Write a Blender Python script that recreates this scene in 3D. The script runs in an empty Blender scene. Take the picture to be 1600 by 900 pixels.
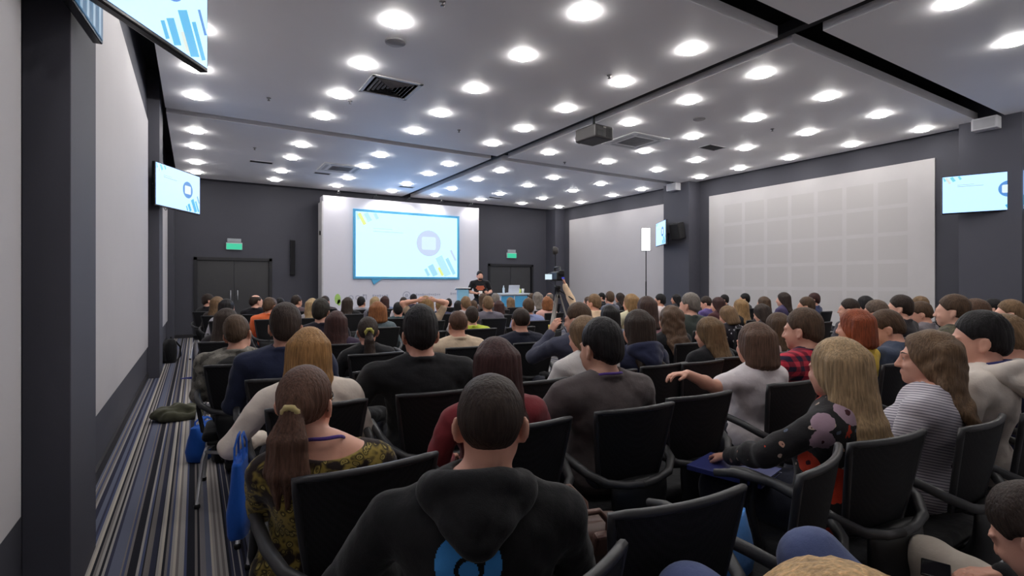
import bpy, bmesh, math, random
import numpy as np
from mathutils import Matrix, Vector, Euler
from mathutils.bvhtree import BVHTree

# ------------------------------------------------------------------ camera, world, exposure
scn = bpy.context.scene
COL = scn.collection
CAM_H = 1.43
cam_d = bpy.data.cameras.new('camera')
cam = bpy.data.objects.new('camera', cam_d); COL.objects.link(cam)
cam.location = (0, 0, CAM_H)
cam.rotation_euler = (math.radians(90), 0, math.radians(-31.3))
cam_d.sensor_width = 36; cam_d.lens = 815/1600*36; cam_d.shift_y = -6/1600
cam_d.clip_start = 0.05
scn.camera = cam
scn.cycles.diffuse_bounces = 8; scn.cycles.max_bounces = 12
wd = bpy.data.worlds.new('world'); scn.world = wd; wd.use_nodes = True
wd.node_tree.nodes['Background'].inputs[0].default_value = (.02, .02, .024, 1)
wd.node_tree.nodes['Background'].inputs[1].default_value = 1
vs = scn.view_settings
vs.view_transform = 'Standard'; vs.look = 'None'; vs.gamma = 1; vs.use_curve_mapping = False
vs.exposure = 0.1
LAMP = 48.0        # radiance of the downlights
rnd = random.Random(7)
R_ = math.radians

# ------------------------------------------------------------------ materials
def lin(c):
    c = c/255
    return c/12.92 if c <= .04045 else ((c+.055)/1.055)**2.4
def rgb(t): return (lin(t[0]), lin(t[1]), lin(t[2]), 1)
MC = {}
def new_mat(name):
    m = bpy.data.materials.new(name); m.use_nodes = True
    nt = m.node_tree; b = nt.nodes['Principled BSDF']
    return m, nt, b
def tex(nt, scale=(1, 1, 1), kind='Object'):
    tc = nt.nodes.new('ShaderNodeTexCoord'); mp = nt.nodes.new('ShaderNodeMapping')
    mp.inputs['Scale'].default_value = scale
    nt.links.new(tc.outputs[kind], mp.inputs['Vector']); return mp.outputs['Vector']
def noise(nt, vec, scale, detail=2):
    n = nt.nodes.new('ShaderNodeTexNoise'); n.inputs['Scale'].default_value = scale; n.inputs['Detail'].default_value = detail
    nt.links.new(vec, n.inputs['Vector']); return n
def bump(nt, b, h, strength, dist):
    bp = nt.nodes.new('ShaderNodeBump'); bp.inputs['Strength'].default_value = strength; bp.inputs['Distance'].default_value = dist
    nt.links.new(h, bp.inputs['Height']); nt.links.new(bp.outputs[0], b.inputs['Normal'])
def mixc(nt, fac, a, b_):
    mx = nt.nodes.new('ShaderNodeMix'); mx.data_type = 'RGBA'
    for s, v in ((6, a), (7, b_)):
        if isinstance(v, tuple): mx.inputs[s].default_value = v
        else: nt.links.new(v, mx.inputs[s])
    if isinstance(fac, (int, float)): mx.inputs[0].default_value = fac
    else: nt.links.new(fac, mx.inputs[0])
    return mx.outputs[2]
def ramp(nt, fac, stops, const=False):
    r = nt.nodes.new('ShaderNodeValToRGB'); cr = r.color_ramp
    if const: cr.interpolation = 'CONSTANT'
    while len(cr.elements) < len(stops): cr.elements.new(.5)
    for e, (p, c) in zip(cr.elements, stops): e.position = p; e.color = c
    nt.links.new(fac, r.inputs[0]); return r.outputs[0]
def math_n(nt, op, a, b_=None):
    n = nt.nodes.new('ShaderNodeMath'); n.operation = op
    for i, v in enumerate((a, b_)):
        if v is None: continue
        if isinstance(v, (int, float)): n.inputs[i].default_value = v
        else: nt.links.new(v, n.inputs[i])
    return n.outputs[0]
def sc(c, k): return (c[0]*k, c[1]*k, c[2]*k, 1)

def M(name, c, rough=.6, metal=0, var=.12, nscale=8, bmp=0, bscale=200, spec=.5):
    key = (name, c)
    if key in MC: return MC[key]
    m, nt, b = new_mat(name); v = tex(nt)
    n = noise(nt, v, nscale); base = rgb(c)
    nt.links.new(mixc(nt, n.outputs[0], sc(base, 1-var), sc(base, 1+var)), b.inputs['Base Color'])
    b.inputs['Roughness'].default_value = rough; b.inputs['Metallic'].default_value = metal
    b.inputs['Specular IOR Level'].default_value = spec
    if bmp: bump(nt, b, noise(nt, v, bscale).outputs[0], bmp, .002)
    MC[key] = m; return m
def emit(name, c, s=1.0, base=(20, 20, 20)):
    key = ('e', name, c)
    if key in MC: return MC[key]
    m, nt, b = new_mat(name)
    v = tex(nt); n = noise(nt, v, 30)
    b.inputs['Base Color'].default_value = rgb(base); b.inputs['Roughness'].default_value = .3
    nt.links.new(mixc(nt, n.outputs[0], sc(rgb(c), .98), sc(rgb(c), 1.02)), b.inputs['Emission Color'])
    b.inputs['Emission Strength'].default_value = s
    MC[key] = m; return m
def cloth(c, pat=None):
    key = ('cloth', c, pat)
    if key in MC: return MC[key]
    m, nt, b = new_mat('woven_cloth' if not pat else pat+'_cloth'); v = tex(nt); base = rgb(c); kk = min(1.3, .86/max(base[:3])) if max(base[:3]) > .04 else 1.0; base = sc(base, kk)
    fold = noise(nt, v, 9, 3)
    colr = mixc(nt, fold.outputs[0], sc(base, .8), sc(base, 1.2))
    if pat == 'plaid':
        sep = nt.nodes.new('ShaderNodeSeparateXYZ'); nt.links.new(v, sep.inputs[0])
        def band(o, f, w):
            fr = math_n(nt, 'FRACT', math_n(nt, 'MULTIPLY', o, f)); return math_n(nt, 'LESS_THAN', fr, w)
        xz = math_n(nt, 'ADD', sep.outputs[0], math_n(nt, 'MULTIPLY', sep.outputs[1], .6))
        h = band(xz, 17, .5); k = band(sep.outputs[2], 17, .5)
        s = math_n(nt, 'MULTIPLY', math_n(nt, 'ADD', h, k), .5)
        colr = ramp(nt, s, [(0, rgb((214, 60, 80))), (.34, rgb((140, 36, 58))), (.8, rgb((40, 34, 60)))], True)
    elif pat == 'stripes':
        sep = nt.nodes.new('ShaderNodeSeparateXYZ'); nt.links.new(v, sep.inputs[0])
        fr = math_n(nt, 'FRACT', math_n(nt, 'MULTIPLY', math_n(nt, 'ADD', sep.outputs[2], math_n(nt, 'MULTIPLY', sep.outputs[0], .25)), 84))
        colr = ramp(nt, fr, [(0, rgb((222, 216, 222))), (.66, rgb((128, 122, 138)))], True)
    elif pat in ('floral', 'dots'):
        def layer(scale, r, stops, prev, seed):
            vo = nt.nodes.new('ShaderNodeTexVoronoi'); vo.inputs['Scale'].default_value = scale; vo.inputs['Randomness'].default_value = .8
            ad = nt.nodes.new('ShaderNodeVectorMath'); ad.inputs[1].default_value = (seed, seed*.7, seed*1.3); nt.links.new(v, ad.inputs[0])
            wob = nt.nodes.new('ShaderNodeVectorMath'); wob.operation = 'MULTIPLY_ADD'
            nz = noise(nt, v, 40, 1); nt.links.new(nz.outputs[1], wob.inputs[0]); wob.inputs[1].default_value = (.02,)*3
            nt.links.new(ad.outputs[0], wob.inputs[2]); nt.links.new(wob.outputs[0], vo.inputs['Vector'])
            sp = nt.nodes.new('ShaderNodeSeparateColor'); nt.links.new(vo.outputs['Color'], sp.inputs[0])
            pick = ramp(nt, sp.outputs[0], stops, True)
            keep = math_n(nt, 'MULTIPLY', math_n(nt, 'LESS_THAN', vo.outputs['Distance'], r), math_n(nt, 'GREATER_THAN', sp.outputs[1], .32))
            core = math_n(nt, 'LESS_THAN', vo.outputs['Distance'], r*.28)
            pet = mixc(nt, core, pick, rgb((70, 25, 35)))
            return mixc(nt, keep, prev, pet)
        if pat == 'floral':
            colr = layer(22, .22, [(0, rgb((200, 178, 160))), (.5, rgb((95, 105, 125))), (.75, rgb((190, 150, 130)))], colr, 3.1)
            colr = layer(8.5, .40, [(0, rgb((214, 66, 40))), (.42, rgb((176, 148, 162))), (.75, rgb((205, 185, 178)))], colr, .37)
        else:
            colr = layer(20, .28, [(0, rgb((225, 220, 225))), (.6, rgb((190, 185, 190)))], colr, 1.3)
    elif pat == 'paisley':
        vo = nt.nodes.new('ShaderNodeTexVoronoi'); vo.feature = 'F1'; vo.inputs['Scale'].default_value = 38
        wob = nt.nodes.new('ShaderNodeVectorMath'); wob.operation = 'MULTIPLY_ADD'; wob.inputs[1].default_value = (.06,)*3
        nt.links.new(noise(nt, v, 14, 2).outputs[1], wob.inputs[0]); nt.links.new(v, wob.inputs[2]); nt.links.new(wob.outputs[0], vo.inputs['Vector'])
        ring = ramp(nt, vo.outputs['Distance'], [(0, rgb((186, 166, 84))), (.16, rgb((60, 50, 26))), (.26, rgb((190, 170, 92))), (.36, rgb((26, 22, 16))), (.6, rgb((150, 130, 62)))])
        big = noise(nt, v, 13, 2); mask = ramp(nt, big.outputs[0], [(.46, (0, 0, 0, 1)), (.52, (1, 1, 1, 1))])
        colr = mixc(nt, mask, rgb((34, 22, 20)), ring)
    elif pat == 'camo':
        n2 = noise(nt, v, 14, 3)
        colr = ramp(nt, n2.outputs[0], [(0, sc(base, .35)), (.45, sc(base, .8)), (.55, base), (.66, sc(base, 1.6))], True)
    nt.links.new(colr, b.inputs['Base Color'])
    b.inputs['Roughness'].default_value = .85; b.inputs['Specular IOR Level'].default_value = .25
    b.inputs['Sheen Weight'].default_value = .15
    hb = nt.nodes.new('ShaderNodeMath'); hb.operation = 'MULTIPLY_ADD'; hb.inputs[1].default_value = .12
    nt.links.new(noise(nt, v, 420, 1).outputs[0], hb.inputs[0]); nt.links.new(noise(nt, v, 16, 3).outputs[0], hb.inputs[2])
    bump(nt, b, hb.outputs[0], .5, .012)
    MC[key] = m; return m
def hairmat(c):
    key = ('hair', c)
    if key in MC: return MC[key]
    m, nt, b = new_mat('hair_strands'); base = rgb(c)
    v = tex(nt, (70, 70, 5)); n = noise(nt, v, 2.2, 3); n2 = noise(nt, tex(nt), 12, 2)
    f = math_n(nt, 'ADD', math_n(nt, 'MULTIPLY', n.outputs[0], .7), math_n(nt, 'MULTIPLY', n2.outputs[0], .3))
    nt.links.new(ramp(nt, f, [(.3, sc(base, .5)), (.5, base), (.7, sc(base, 1.6))]), b.inputs['Base Color'])
    b.inputs['Roughness'].default_value = .55; b.inputs['Specular IOR Level'].default_value = .25
    bump(nt, b, n.outputs[0], .7, .006)
    MC[key] = m; return m
def skinmat(c=(212, 160, 138)):
    key = ('skin', c)
    if key in MC: return MC[key]
    m, nt, b = new_mat('skin'); base = sc(rgb(c), 1.22); v = tex(nt)
    n = noise(nt, v, 16, 3)
    nt.links.new(mixc(nt, n.outputs[0], (base[0]*.9, base[1]*.82, base[2]*.8, 1), (base[0]*1.05, base[1]*1.08, base[2]*1.08, 1)), b.inputs['Base Color'])
    b.inputs['Roughness'].default_value = .5
    b.inputs['Subsurface Weight'].default_value = 0.0
    bump(nt, b, noise(nt, v, 260, 2).outputs[0], .12, .002)
    MC[key] = m; return m

# ------------------------------------------------------------------ mesh builder
class MB:
    def __init__(s): s.v = []; s.f = []; s.mi = []; s.sm = []
    def add(s, vs_, fs, mi=0, smooth=False):
        o = len(s.v); s.v += [tuple(p) for p in vs_]
        for f in fs: s.f.append([i+o for i in f]); s.mi.append(mi); s.sm.append(smooth)
    def box(s, c, d, rot=None, mi=0, bev=0.0, seg=2):
        bm = bmesh.new(); bmesh.ops.create_cube(bm, size=1)
        bmesh.ops.scale(bm, vec=d, verts=bm.verts)
        if bev > 0: bmesh.ops.bevel(bm, geom=bm.edges[:], offset=bev, segments=seg, profile=.5, affect='EDGES')
        mt = Matrix.Translation(c) @ (rot.to_4x4() if rot is not None else Matrix())
        bm.verts.ensure_lookup_table(); bm.verts.index_update()
        s.add([mt @ v.co for v in bm.verts], [[v.index for v in f.verts] for f in bm.faces], mi, False); bm.free(); return s
    def tube(s, pts, r, n=10, mi=0, closed=False, flat=1.0):
        P = [Vector(p) for p in pts]; N = len(P)
        rr = r if isinstance(r, (list, tuple)) else [r]*N
        vs_ = []; up = None
        for i in range(N):
            if closed: t = P[(i+1) % N]-P[i-1]
            else: t = P[min(i+1, N-1)]-P[max(i-1, 0)]
            t.normalize()
            if up is None:
                up = Vector((0, 0, 1)) if abs(t.z) < .9 else Vector((1, 0, 0))
            a = up - t*up.dot(t)
            if a.length < 1e-5: a = t.orthogonal()
            a.normalize(); b_ = t.cross(a); up = a
            for k in range(n):
                th = 2*math.pi*k/n
                vs_.append(P[i] + a*(math.cos(th)*rr[i]) + b_*(math.sin(th)*rr[i]*flat))
        fs = []
        for i in range(N if closed else N-1):
            j = (i+1) % N
            for k in range(n):
                l = (k+1) % n
                fs.append([i*n+k, j*n+k, j*n+l, i*n+l][::-1])
        if not closed:
            fs.append(list(range(n))); fs.append([ (N-1)*n+k for k in range(n)][::-1])
        s.add(vs_, fs, mi, True); return s
    def lathe(s, prof, c=(0, 0, 0), n=24, mi=0, rot=None, smooth=True):
        vs_ = []; m3 = rot if rot is not None else Matrix.Identity(3); c = Vector(c)
        for (r, z) in prof:
            for k in range(n):
                th = 2*math.pi*k/n
                vs_.append(c + m3 @ Vector((r*math.cos(th), r*math.sin(th), z)))
        fs = []
        for i in range(len(prof)-1):
            for k in range(n):
                l = (k+1) % n
                fs.append([i*n+k, i*n+l, (i+1)*n+l, (i+1)*n+k])
        fs.append([k for k in range(n)][::-1]); fs.append([(len(prof)-1)*n+k for k in range(n)])
        s.add(vs_, fs, mi, smooth); return s
    def loft(s, rings, mi=0, smooth=True, caps=True):
        n = len(rings[0]); vs_ = [p for r in rings for p in r]; fs = []
        for i in range(len(rings)-1):
            for k in range(n):
                l = (k+1) % n; fs.append([i*n+k, i*n+l, (i+1)*n+l, (i+1)*n+k])
        if caps: fs.append(list(range(n))[::-1]); fs.append([(len(rings)-1)*n+k for k in range(n)])
        s.add(vs_, fs, mi, smooth); return s
    def build(s, name, mats, parent=None, loc=None, rot=None):
        me = bpy.data.meshes.new(name)
        me.from_pydata(s.v, [], s.f); me.update()
        for m in (mats if isinstance(mats, (list, tuple)) else [mats]): me.materials.append(m)
        me.polygons.foreach_set('material_index', s.mi); me.polygons.foreach_set('use_smooth', s.sm)
        return link(name, me, parent, loc, rot)
def link(name, me, parent=None, loc=None, rot=None):
    o = bpy.data.objects.new(name, me); COL.objects.link(o)
    if parent: o.parent = parent
    if loc is not None: o.location = loc
    if rot is not None: o.rotation_euler = rot
    return o
def tag(o, label=None, cat=None, group=None, kind=None):
    if label: o['label'] = label
    if cat: o['category'] = cat
    if group: o['group'] = group
    if kind: o['kind'] = kind
    return o
def thing(name, label, cat, loc=(0, 0, 0), rz=0, group=None):
    o = bpy.data.objects.new(name, None); COL.objects.link(o)
    o.location = loc; o.rotation_euler = (0, 0, rz); o.empty_display_size = .1
    return tag(o, label, cat, group)
def copy_tree(o, parent=None):
    c = o.copy(); COL.objects.link(c)
    if parent: c.parent = parent
    for ch in list(o.children): copy_tree(ch, c)
    return c
def struct(name, mb, m): return tag(mb.build(name, m), kind='structure')
def bx(x0, x1, y0, y1, z0, z1, mb=None, mi=0, bev=0):
    mb = mb or MB(); return mb.box(((x0+x1)/2, (y0+y1)/2, (z0+z1)/2), (x1-x0, y1-y0, z1-z0), None, mi, bev)

# ------------------------------------------------------------------ the room
XL, XR, YF, YB, ZC = -.62, 11.9, 16.35, -2.6, 4.23
m_wall = M('charcoal_paint', (74, 74, 83), .75, var=.04, nscale=2, bmp=.15, bscale=90)
m_col = M('charcoal_column_paint', (78, 78, 88), .7, var=.04, nscale=2, bmp=.15, bscale=90)
m_ceil = M('white_ceiling_paint', (244, 243, 245), .55, var=.02, nscale=2, spec=.6)
m_void = M('black_void_paint', (18, 18, 22), .9)
m_black = M('black_plastic', (24, 24, 27), .45, var=.1)
m_dark = M('dark_metal', (40, 40, 44), .4, .6)
m_chrome = M('chrome', (214, 214, 217), .3, .55, var=.03)
m_white = M('white_laminate', (226, 226, 230), .45, var=.02)
m_base = M('dark_baseboard', (40, 38, 42), .55)

# carpet: lengthwise stripes of random width
mc, nt, b = new_mat('striped_carpet')
v = tex(nt); sep = nt.nodes.new('ShaderNodeSeparateXYZ'); nt.links.new(v, sep.inputs[0])
m0 = nt.nodes.new('ShaderNodeTexWhiteNoise'); m0.noise_dimensions = '1D'
nt.links.new(math_n(nt, 'FLOOR', math_n(nt, 'MULTIPLY', sep.outputs[0], 84)), m0.inputs['W'])
m1 = nt.nodes.new('ShaderNodeTexWhiteNoise'); m1.noise_dimensions = '1D'
nt.links.new(math_n(nt, 'ADD', math_n(nt, 'FLOOR', math_n(nt, 'MULTIPLY', sep.outputs[0], 41)), 77.3), m1.inputs['W'])
cA = ramp(nt, m0.outputs[0], [(0, rgb((44, 44, 52))), (.17, rgb((84, 92, 122))), (.34, rgb((178, 172, 168))), (.58, rgb((136, 130, 128))), (.74, rgb((66, 68, 88))), (.84, rgb((206, 198, 186)))], True)
cB = ramp(nt, m1.outputs[0], [(0, rgb((140, 137, 140))), (.64, rgb((128, 122, 120))), (.76, rgb((58, 60, 78))), (.88, rgb((112, 116, 136)))], True)
pick = math_n(nt, 'GREATER_THAN', m1.outputs[0], .62)
fuzz = noise(nt, v, 330, 1)
cc = mixc(nt, pick, cA, cB)
dk = nt.nodes.new('ShaderNodeMix'); dk.data_type = 'RGBA'; dk.blend_type = 'MULTIPLY'; dk.inputs[0].default_value = .5
nt.links.new(cc, dk.inputs[6]); nt.links.new(ramp(nt, fuzz.outputs[0], [(.3, (.5, .5, .5, 1)), (.7, (1, 1, 1, 1))]), dk.inputs[7])
nt.links.new(dk.outputs[2], b.inputs['Base Color']); b.inputs['Roughness'].default_value = .95; b.inputs['Specular IOR Level'].default_value = .15
bump(nt, b, fuzz.outputs[0], .4, .004)

struct('floor', bx(XL-.2, XR+.2, YB-.2, YF+.2, -.1, 0), mc)
struct('ceiling', bx(XL-.2, XR+.2, YB-.2, YF+.2, 4.7, 4.8), m_void)
struct('wall_left', bx(XL-.2, XL, YB-.2, YF+.2, 0, 4.7), m_wall)
struct('wall_right', bx(XR, XR+.2, YB-.2, YF+.2, 0, 4.7), m_wall)
struct('wall_rear', bx(XL, XR, YB-.2, YB, 0, 4.7), M('white_rear_wall_paint', (225, 222, 220), .8, var=.03))
# front wall with two door openings
D1, D2, DT = (.05, 1.81), (9.02, 10.78), 2.08
wf = MB()
for a, c in ((XL, D1[0]), (D1[1], D2[0]), (D2[1], XR)): bx(a, c, YF, YF+.2, 0, 4.7, wf)
for d in (D1, D2): bx(d[0], d[1], YF, YF+.2, DT, 4.7, wf)
struct('wall_front', wf, m_wall)
for nm, x0, x1, y0, y1 in (('baseboard_left', XL, XL+.02, YB, YF),):
    struct(nm, bx(x0, x1, y0, y1, 0, .09), m_base)
struct('baseboard_right', bx(XR-.02, XR, YB, YF, 0, .09), m_base)
bf = MB()
for a, c in ((XL, D1[0]-.09), (D1[1]+.09, D2[0]-.09), (D2[1]+.09, XR)): bx(a, c, YF-.02, YF, 0, .09, bf)
struct('baseboard_front', bf, m_base)
# wall columns
for x0, x1 in ((XL, -.46), (11.46, XR)):
    for y0, y1 in ((2.93, 3.6 if x0 < 0 else 3.75), (9.6, 10.5), (15.75, YF)):
        struct('column', bx(x0, x1, y0, y1, 0, 4.7, bev=.004), m_col)
# ceiling rafts with dark slots between
for x0, x1 in ((-.4, 5.65), (5.93, 11.75)):
    for y0, y1 in ((-2.4, 3.14), (3.49, 9.92), (10.2, 16.05)):
        struct('ceiling_raft', bx(x0, x1, y0, y1, ZC, ZC+.13), m_ceil)
# track lying in the lengthwise slot
struct('trim_1', bx(5.71, 5.83, -2.4, 16.05, ZC+.05, ZC+.16), m_void)
# doors
m_door = M('dark_grey_door', (64, 64, 66), .32, var=.05)
m_frame = M('black_door_frame', (30, 30, 34), .5)
for i, d in enumerate((D1, D2)):
    fr = MB(); bx(d[0]-.08, d[0], YF-.03, YF+.12, 0, DT+.08, fr); bx(d[1], d[1]+.08, YF-.03, YF+.12, 0, DT+.08, fr); bx(d[0]-.08, d[1]+.08, YF-.03, YF+.12, DT, DT+.08, fr)
    door = struct('door_%d' % (i+1), fr, m_frame)
    mid = (d[0]+d[1])/2
    for s_, a, c in ((1, d[0]+.005, mid-.006), (-1, mid+.006, d[1]-.005)):
        lf = bx(a, c, YF+.03, YF+.08, .01, DT-.005, bev=.004).build('door_leaf', m_door, door)
        hx = c-.08 if s_ == 1 else a+.08
        h = MB(); h.tube([(hx, YF+.03, 1.0), (hx, YF-.02, 1.0), (hx, YF-.02, 1.25), (hx, YF+.03, 1.25)], .011, 8)
        h.build('door_handle', m_chrome, lf)
# white acoustic wall panels
def panelmat(name, nx, ny, w, h, x0, z0, axis_len):
    m, nt, b = new_mat(name); v = tex(nt); sep = nt.nodes.new('ShaderNodeSeparateXYZ'); nt.links.new(v, sep.inputs[0])
    def cell(o, off, pitch, n):
        q = math_n(nt, 'DIVIDE', math_n(nt, 'SUBTRACT', o, off), pitch)
        fr = math_n(nt, 'FRACT', q)
        ins = math_n(nt, 'MULTIPLY', math_n(nt, 'GREATER_THAN', fr, .07), math_n(nt, 'LESS_THAN', fr, .93))
        rng = math_n(nt, 'MULTIPLY', math_n(nt, 'GREATER_THAN', q, 0), math_n(nt, 'LESS_THAN', q, n))
        return math_n(nt, 'MULTIPLY', ins, rng)
    k = math_n(nt, 'MULTIPLY', cell(sep.outputs[1], x0, w, nx), cell(sep.outputs[2], z0, h, ny))
    n = noise(nt, v, 3)
    base = mixc(nt, n.outputs[0], rgb((204, 200, 200)), rgb((212, 208, 208)))
    nt.links.new(mixc(nt, k, base, rgb((201, 197, 196))), b.inputs['Base Color'])
    b.inputs['Roughness'].default_value = .7
    # fine perforation inside the squares
    vo = nt.nodes.new('ShaderNodeTexVoronoi'); vo.inputs['Scale'].default_value = 60; vo.inputs['Randomness'].default_value = 0; nt.links.new(v, vo.inputs['Vector'])
    bump(nt, b, math_n(nt, 'MULTIPLY', k, vo.outputs['Distance']), .15, .003)
    return m
m_plain = M('white_smooth_panel', (200, 196, 198), .7, var=.02, nscale=3)
m_pan = panelmat('white_perforated_panel', 7, 5, .60, .55, -2.12, -1.38, 5)
for lab, x, y0, y1 in (('white acoustic panel on left wall nearest the camera, before the first column', XL+.02, -2.2, 2.74),
                       ('white acoustic panel on left wall between the two near columns', XL+.02, 4.15, 9.2),
                       ('narrow-looking white acoustic panel on left wall beyond the far column', XL+.02, 10.85, 15.5),
                       ('white acoustic panel on right wall behind the studio light stands', XR-.02, 10.85, 15.42),
                       ('large white gridded acoustic panel on right wall behind the audience', XR-.02, 4.24, 9.27),
                       ('white acoustic panel on right wall nearest the camera', XR-.02, -2.2, 2.42)):
    o = MB(); o.box((0, 0, 0), (.04, y1-y0, 3.28), None, 0, .004)
    tag(o.build('wall_panel', m_pan if 'gridded' in lab else m_plain, None, (x, (y0+y1)/2, 2.16)), lab, 'wall panel', 'white acoustic wall panels')

# ------------------------------------------------------------------ ceiling fittings
m_lens = emit('lamp_lens', (255, 252, 248), LAMP)
m_trim = M('white_lamp_trim', (235, 235, 235), .4, var=.02)
dl = MB(); dl.lathe([(.098, .0), (.119, -.0005), (.12, -.004), (.116, -.006), (.108, -.006), (.104, -.002)], n=28)
dln = MB(); dln.lathe([(.110, .002), (.110, -.026), (.106, -.033), (.094, -.0365), (.001, -.038)], n=28)
proto = None
GX = (.02, 1.83, 3.43, 5.05, 6.43, 8.05, 9.65, 11.22)
GY = (.9, 2.13, 4.2, 5.38, 6.65, 7.89, 9.05, 11.12, 12.37, 13.95, 15.2)
for j, y in enumerate(GY):
    for i, x in enumerate(GX):
        if proto is None:
            proto = thing('ceiling_light', '', 'ceiling light', (x, y, ZC)); o = proto
            dl.build('lamp_trim', m_trim, o); dln.build('lamp_lens', m_lens, o)
        else:
            o = copy_tree(proto); o.location = (x, y, ZC)
        nth = ('leftmost', 'second from left', 'third from left', 'fourth from left', 'fourth from right', 'third from right', 'second from right', 'rightmost')[i]
        row = ('rear', 'second', 'third', 'fourth', 'fifth', 'sixth', 'seventh', 'eighth', 'ninth', 'tenth', 'eleventh')[j]
        tag(o, 'round downlight, %s in the %s ceiling row from the back' % (nth, row if j else 'first'), 'ceiling light', 'recessed ceiling downlights')
m_grill = M('grey_vent_metal', (120, 120, 124), .5, .2)
m_vwhite = M('white_vent_metal', (220, 220, 222), .45)
def diffuser(x, y, s, lab, name='ceiling_vent', core=(120, 120, 124)):
    t = thing(name, lab, 'ceiling vent', (x, y, ZC), 0, 'square ceiling vents')
    f = MB()
    for k, (a, z) in enumerate(((s/2, -.012),)):
        for sx, sy, dx, dy in ((0, 1, 2*a, .05), (0, -1, 2*a, .05), (1, 0, .05, 2*a), (-1, 0, .05, 2*a)):
            f.box((sx*(a-.025), sy*(a-.025), z/2), (dx, dy, .014), None, 0, .003)
    f.build('frame', m_vwhite, t)
    l = MB()
    for k in range(1, 6):
        a = s/2-.05-k*s*.075
        if a < .03: break
        z = -.008
        for ax in (0, 1):
            for sg in (1, -1):
                rot = Matrix.Rotation(sg*R_(35), 3, 'X' if ax == 0 else 'Y')
                c = (0, sg*a, z) if ax == 0 else (-sg*a, 0, z)
                l.box(c, (2*a, .03, .003) if ax == 0 else (.03, 2*a, .003), rot)
    l.build('louvre', m_grill, t)
    p = MB(); p.box((0, 0, .0015), (s-.09, s-.09, .003)); p.build('backing', M('vent_backing', (60, 60, 64), .8), t)
diffuser(2.38, 7.25, .72, 'square white louvred air vent in the near left ceiling raft')
def cassette(x, y, lab):
    t = thing('air_conditioner', lab, 'air conditioner', (x, y, ZC), 0, 'ceiling cassette air conditioners')
    f = MB(); f.box((0, 0, -.011), (.92, .92, .02), None, 0, .008); f.build('panel', m_vwhite, t)
    g = MB(); g.box((0, 0, -.0225), (.5, .5, .006), None, 0, .002)
    for k in range(9): g.box((0, -.2+k*.05, -.027), (.46, .012, .006))
    g.build('intake_grille', m_grill, t)
    for sx, sy, dx, dy in ((0, 1, .6, .07), (0, -1, .6, .07), (1, 0, .07, .6), (-1, 0, .07, .6)):
        s_ = MB(); s_.box((sx*.36, sy*.36, -.0225), (dx, dy, .006), None, 0, .002); s_.build('air_flap', M('flap_grey', (175, 176, 180), .5), t)
cassette(7.35, 7.45, 'white cassette air conditioner in ceiling just right of the projector')
cassette(3.0, 12.9, 'white cassette air conditioner in ceiling ahead of the stage screen')
def slotvent(x, y, w, d, lab):
    t = thing('slot_vent', lab, 'ceiling vent', (x, y, ZC), 0, 'dark ceiling slot vents')
    f = MB()
    for sx, sy, dx, dy in ((0, 1, w, .02), (0, -1, w, .02), (1, 0, .02, d), (-1, 0, .02, d)):
        f.box((sx*(w/2-.01), sy*(d/2-.01), -.004), (dx, dy, .01))
    f.build('frame', m_vwhite, t)
    p = MB(); p.box((0, 0, -.001), (w-.03, d-.03, .004))
    for k in range(4): p.box((0, -d/2+.04+k*(d-.08)/3, -.004), (w-.04, .006, .008))
    p.build('slats', M('vent_dark', (52, 52, 56), .7), t)
slotvent(9.05, 7.0, .5, .32, 'small dark slot vent in the right ceiling raft')
slotvent(1.3, 13.2, .5, .22, 'small dark slot vent in ceiling above the left double doors')
slotvent(2.75, 13.75, .4, .2, 'small dark slot vent in ceiling beside the far cassette unit')
slotvent(5.2, 14.4, .45, .2, 'small dark slot vent in ceiling in front of the backdrop')
slotvent(8.3, 14.7, .5, .2, 'small dark slot vent in ceiling near the right door')
def disc(x, y, r, lab, c=(140, 138, 142)):
    t = MB(); t.lathe([(r, .002), (r, -.01), (r*.9, -.016), (.001, -.018)], n=28)
    o = t.build('ceiling_speaker', M('speaker_mesh_grey', c, .7, bmp=.4, bscale=400), None, (x, y, ZC)); tag(o, lab, 'ceiling speaker', 'round grey ceiling speakers')
disc(1.98, 5.85, .12, 'round grey speaker grille in the near left ceiling raft')
disc(7.3, 5.9, .1, 'round grey speaker grille in the right ceiling raft')
sp = None
for x, y, lab in ((2.03, 8.1, 'sprinkler head beside the sixth-row downlight on the left'), (.95, 8.6, 'sprinkler head in the left ceiling raft near the gap'), (4.75, 5.3, 'sprinkler head in the left raft near the lengthwise slot'),
             (4.1, 8.6, 'sprinkler head left of the projector near the gap'), (1.05, 11.9, 'sprinkler head above the left aisle beyond the gap'), (8.9, 5.6, 'sprinkler head in the right ceiling raft among downlights'),
             (2.1, 4.78, 'sprinkler head at the top edge of the photo'), (7.25, 9.6, 'sprinkler head just before the gap on the right')):
    if sp is None:
        q = MB(); q.lathe([(.035, 0), (.03, -.008), (.012, -.012), (.01, -.035), (.022, -.038), (.02, -.042), (.002, -.043)], n=14)
        sp = q.build('sprinkler_head', M('sprinkler_grey', (110, 108, 110), .4, .5)); o = sp
    else: o = sp.copy(); COL.objects.link(o)
    o.location = (x, y, ZC); tag(o, lab, 'sprinkler', 'ceiling sprinkler heads')
# white junction boxes on the right columns
for y, lab in ((3.35, 'small white box high on the right column nearest the camera'), (10.05, 'small white box high on the far right column')):
    t = thing('junction_box', lab, 'box', (11.36, y, 4.12), 0, 'white boxes on right columns')
    q = MB(); q.box((0, 0, 0), (.2, .34, .2), None, 0, .01); q.build('housing', m_white, t)
    q = MB(); q.box((-.1, 0, 0), (.008, .28, .15), None, 0, .003); q.build('cover', M('cover_grey', (200, 200, 204), .5), t)
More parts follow.
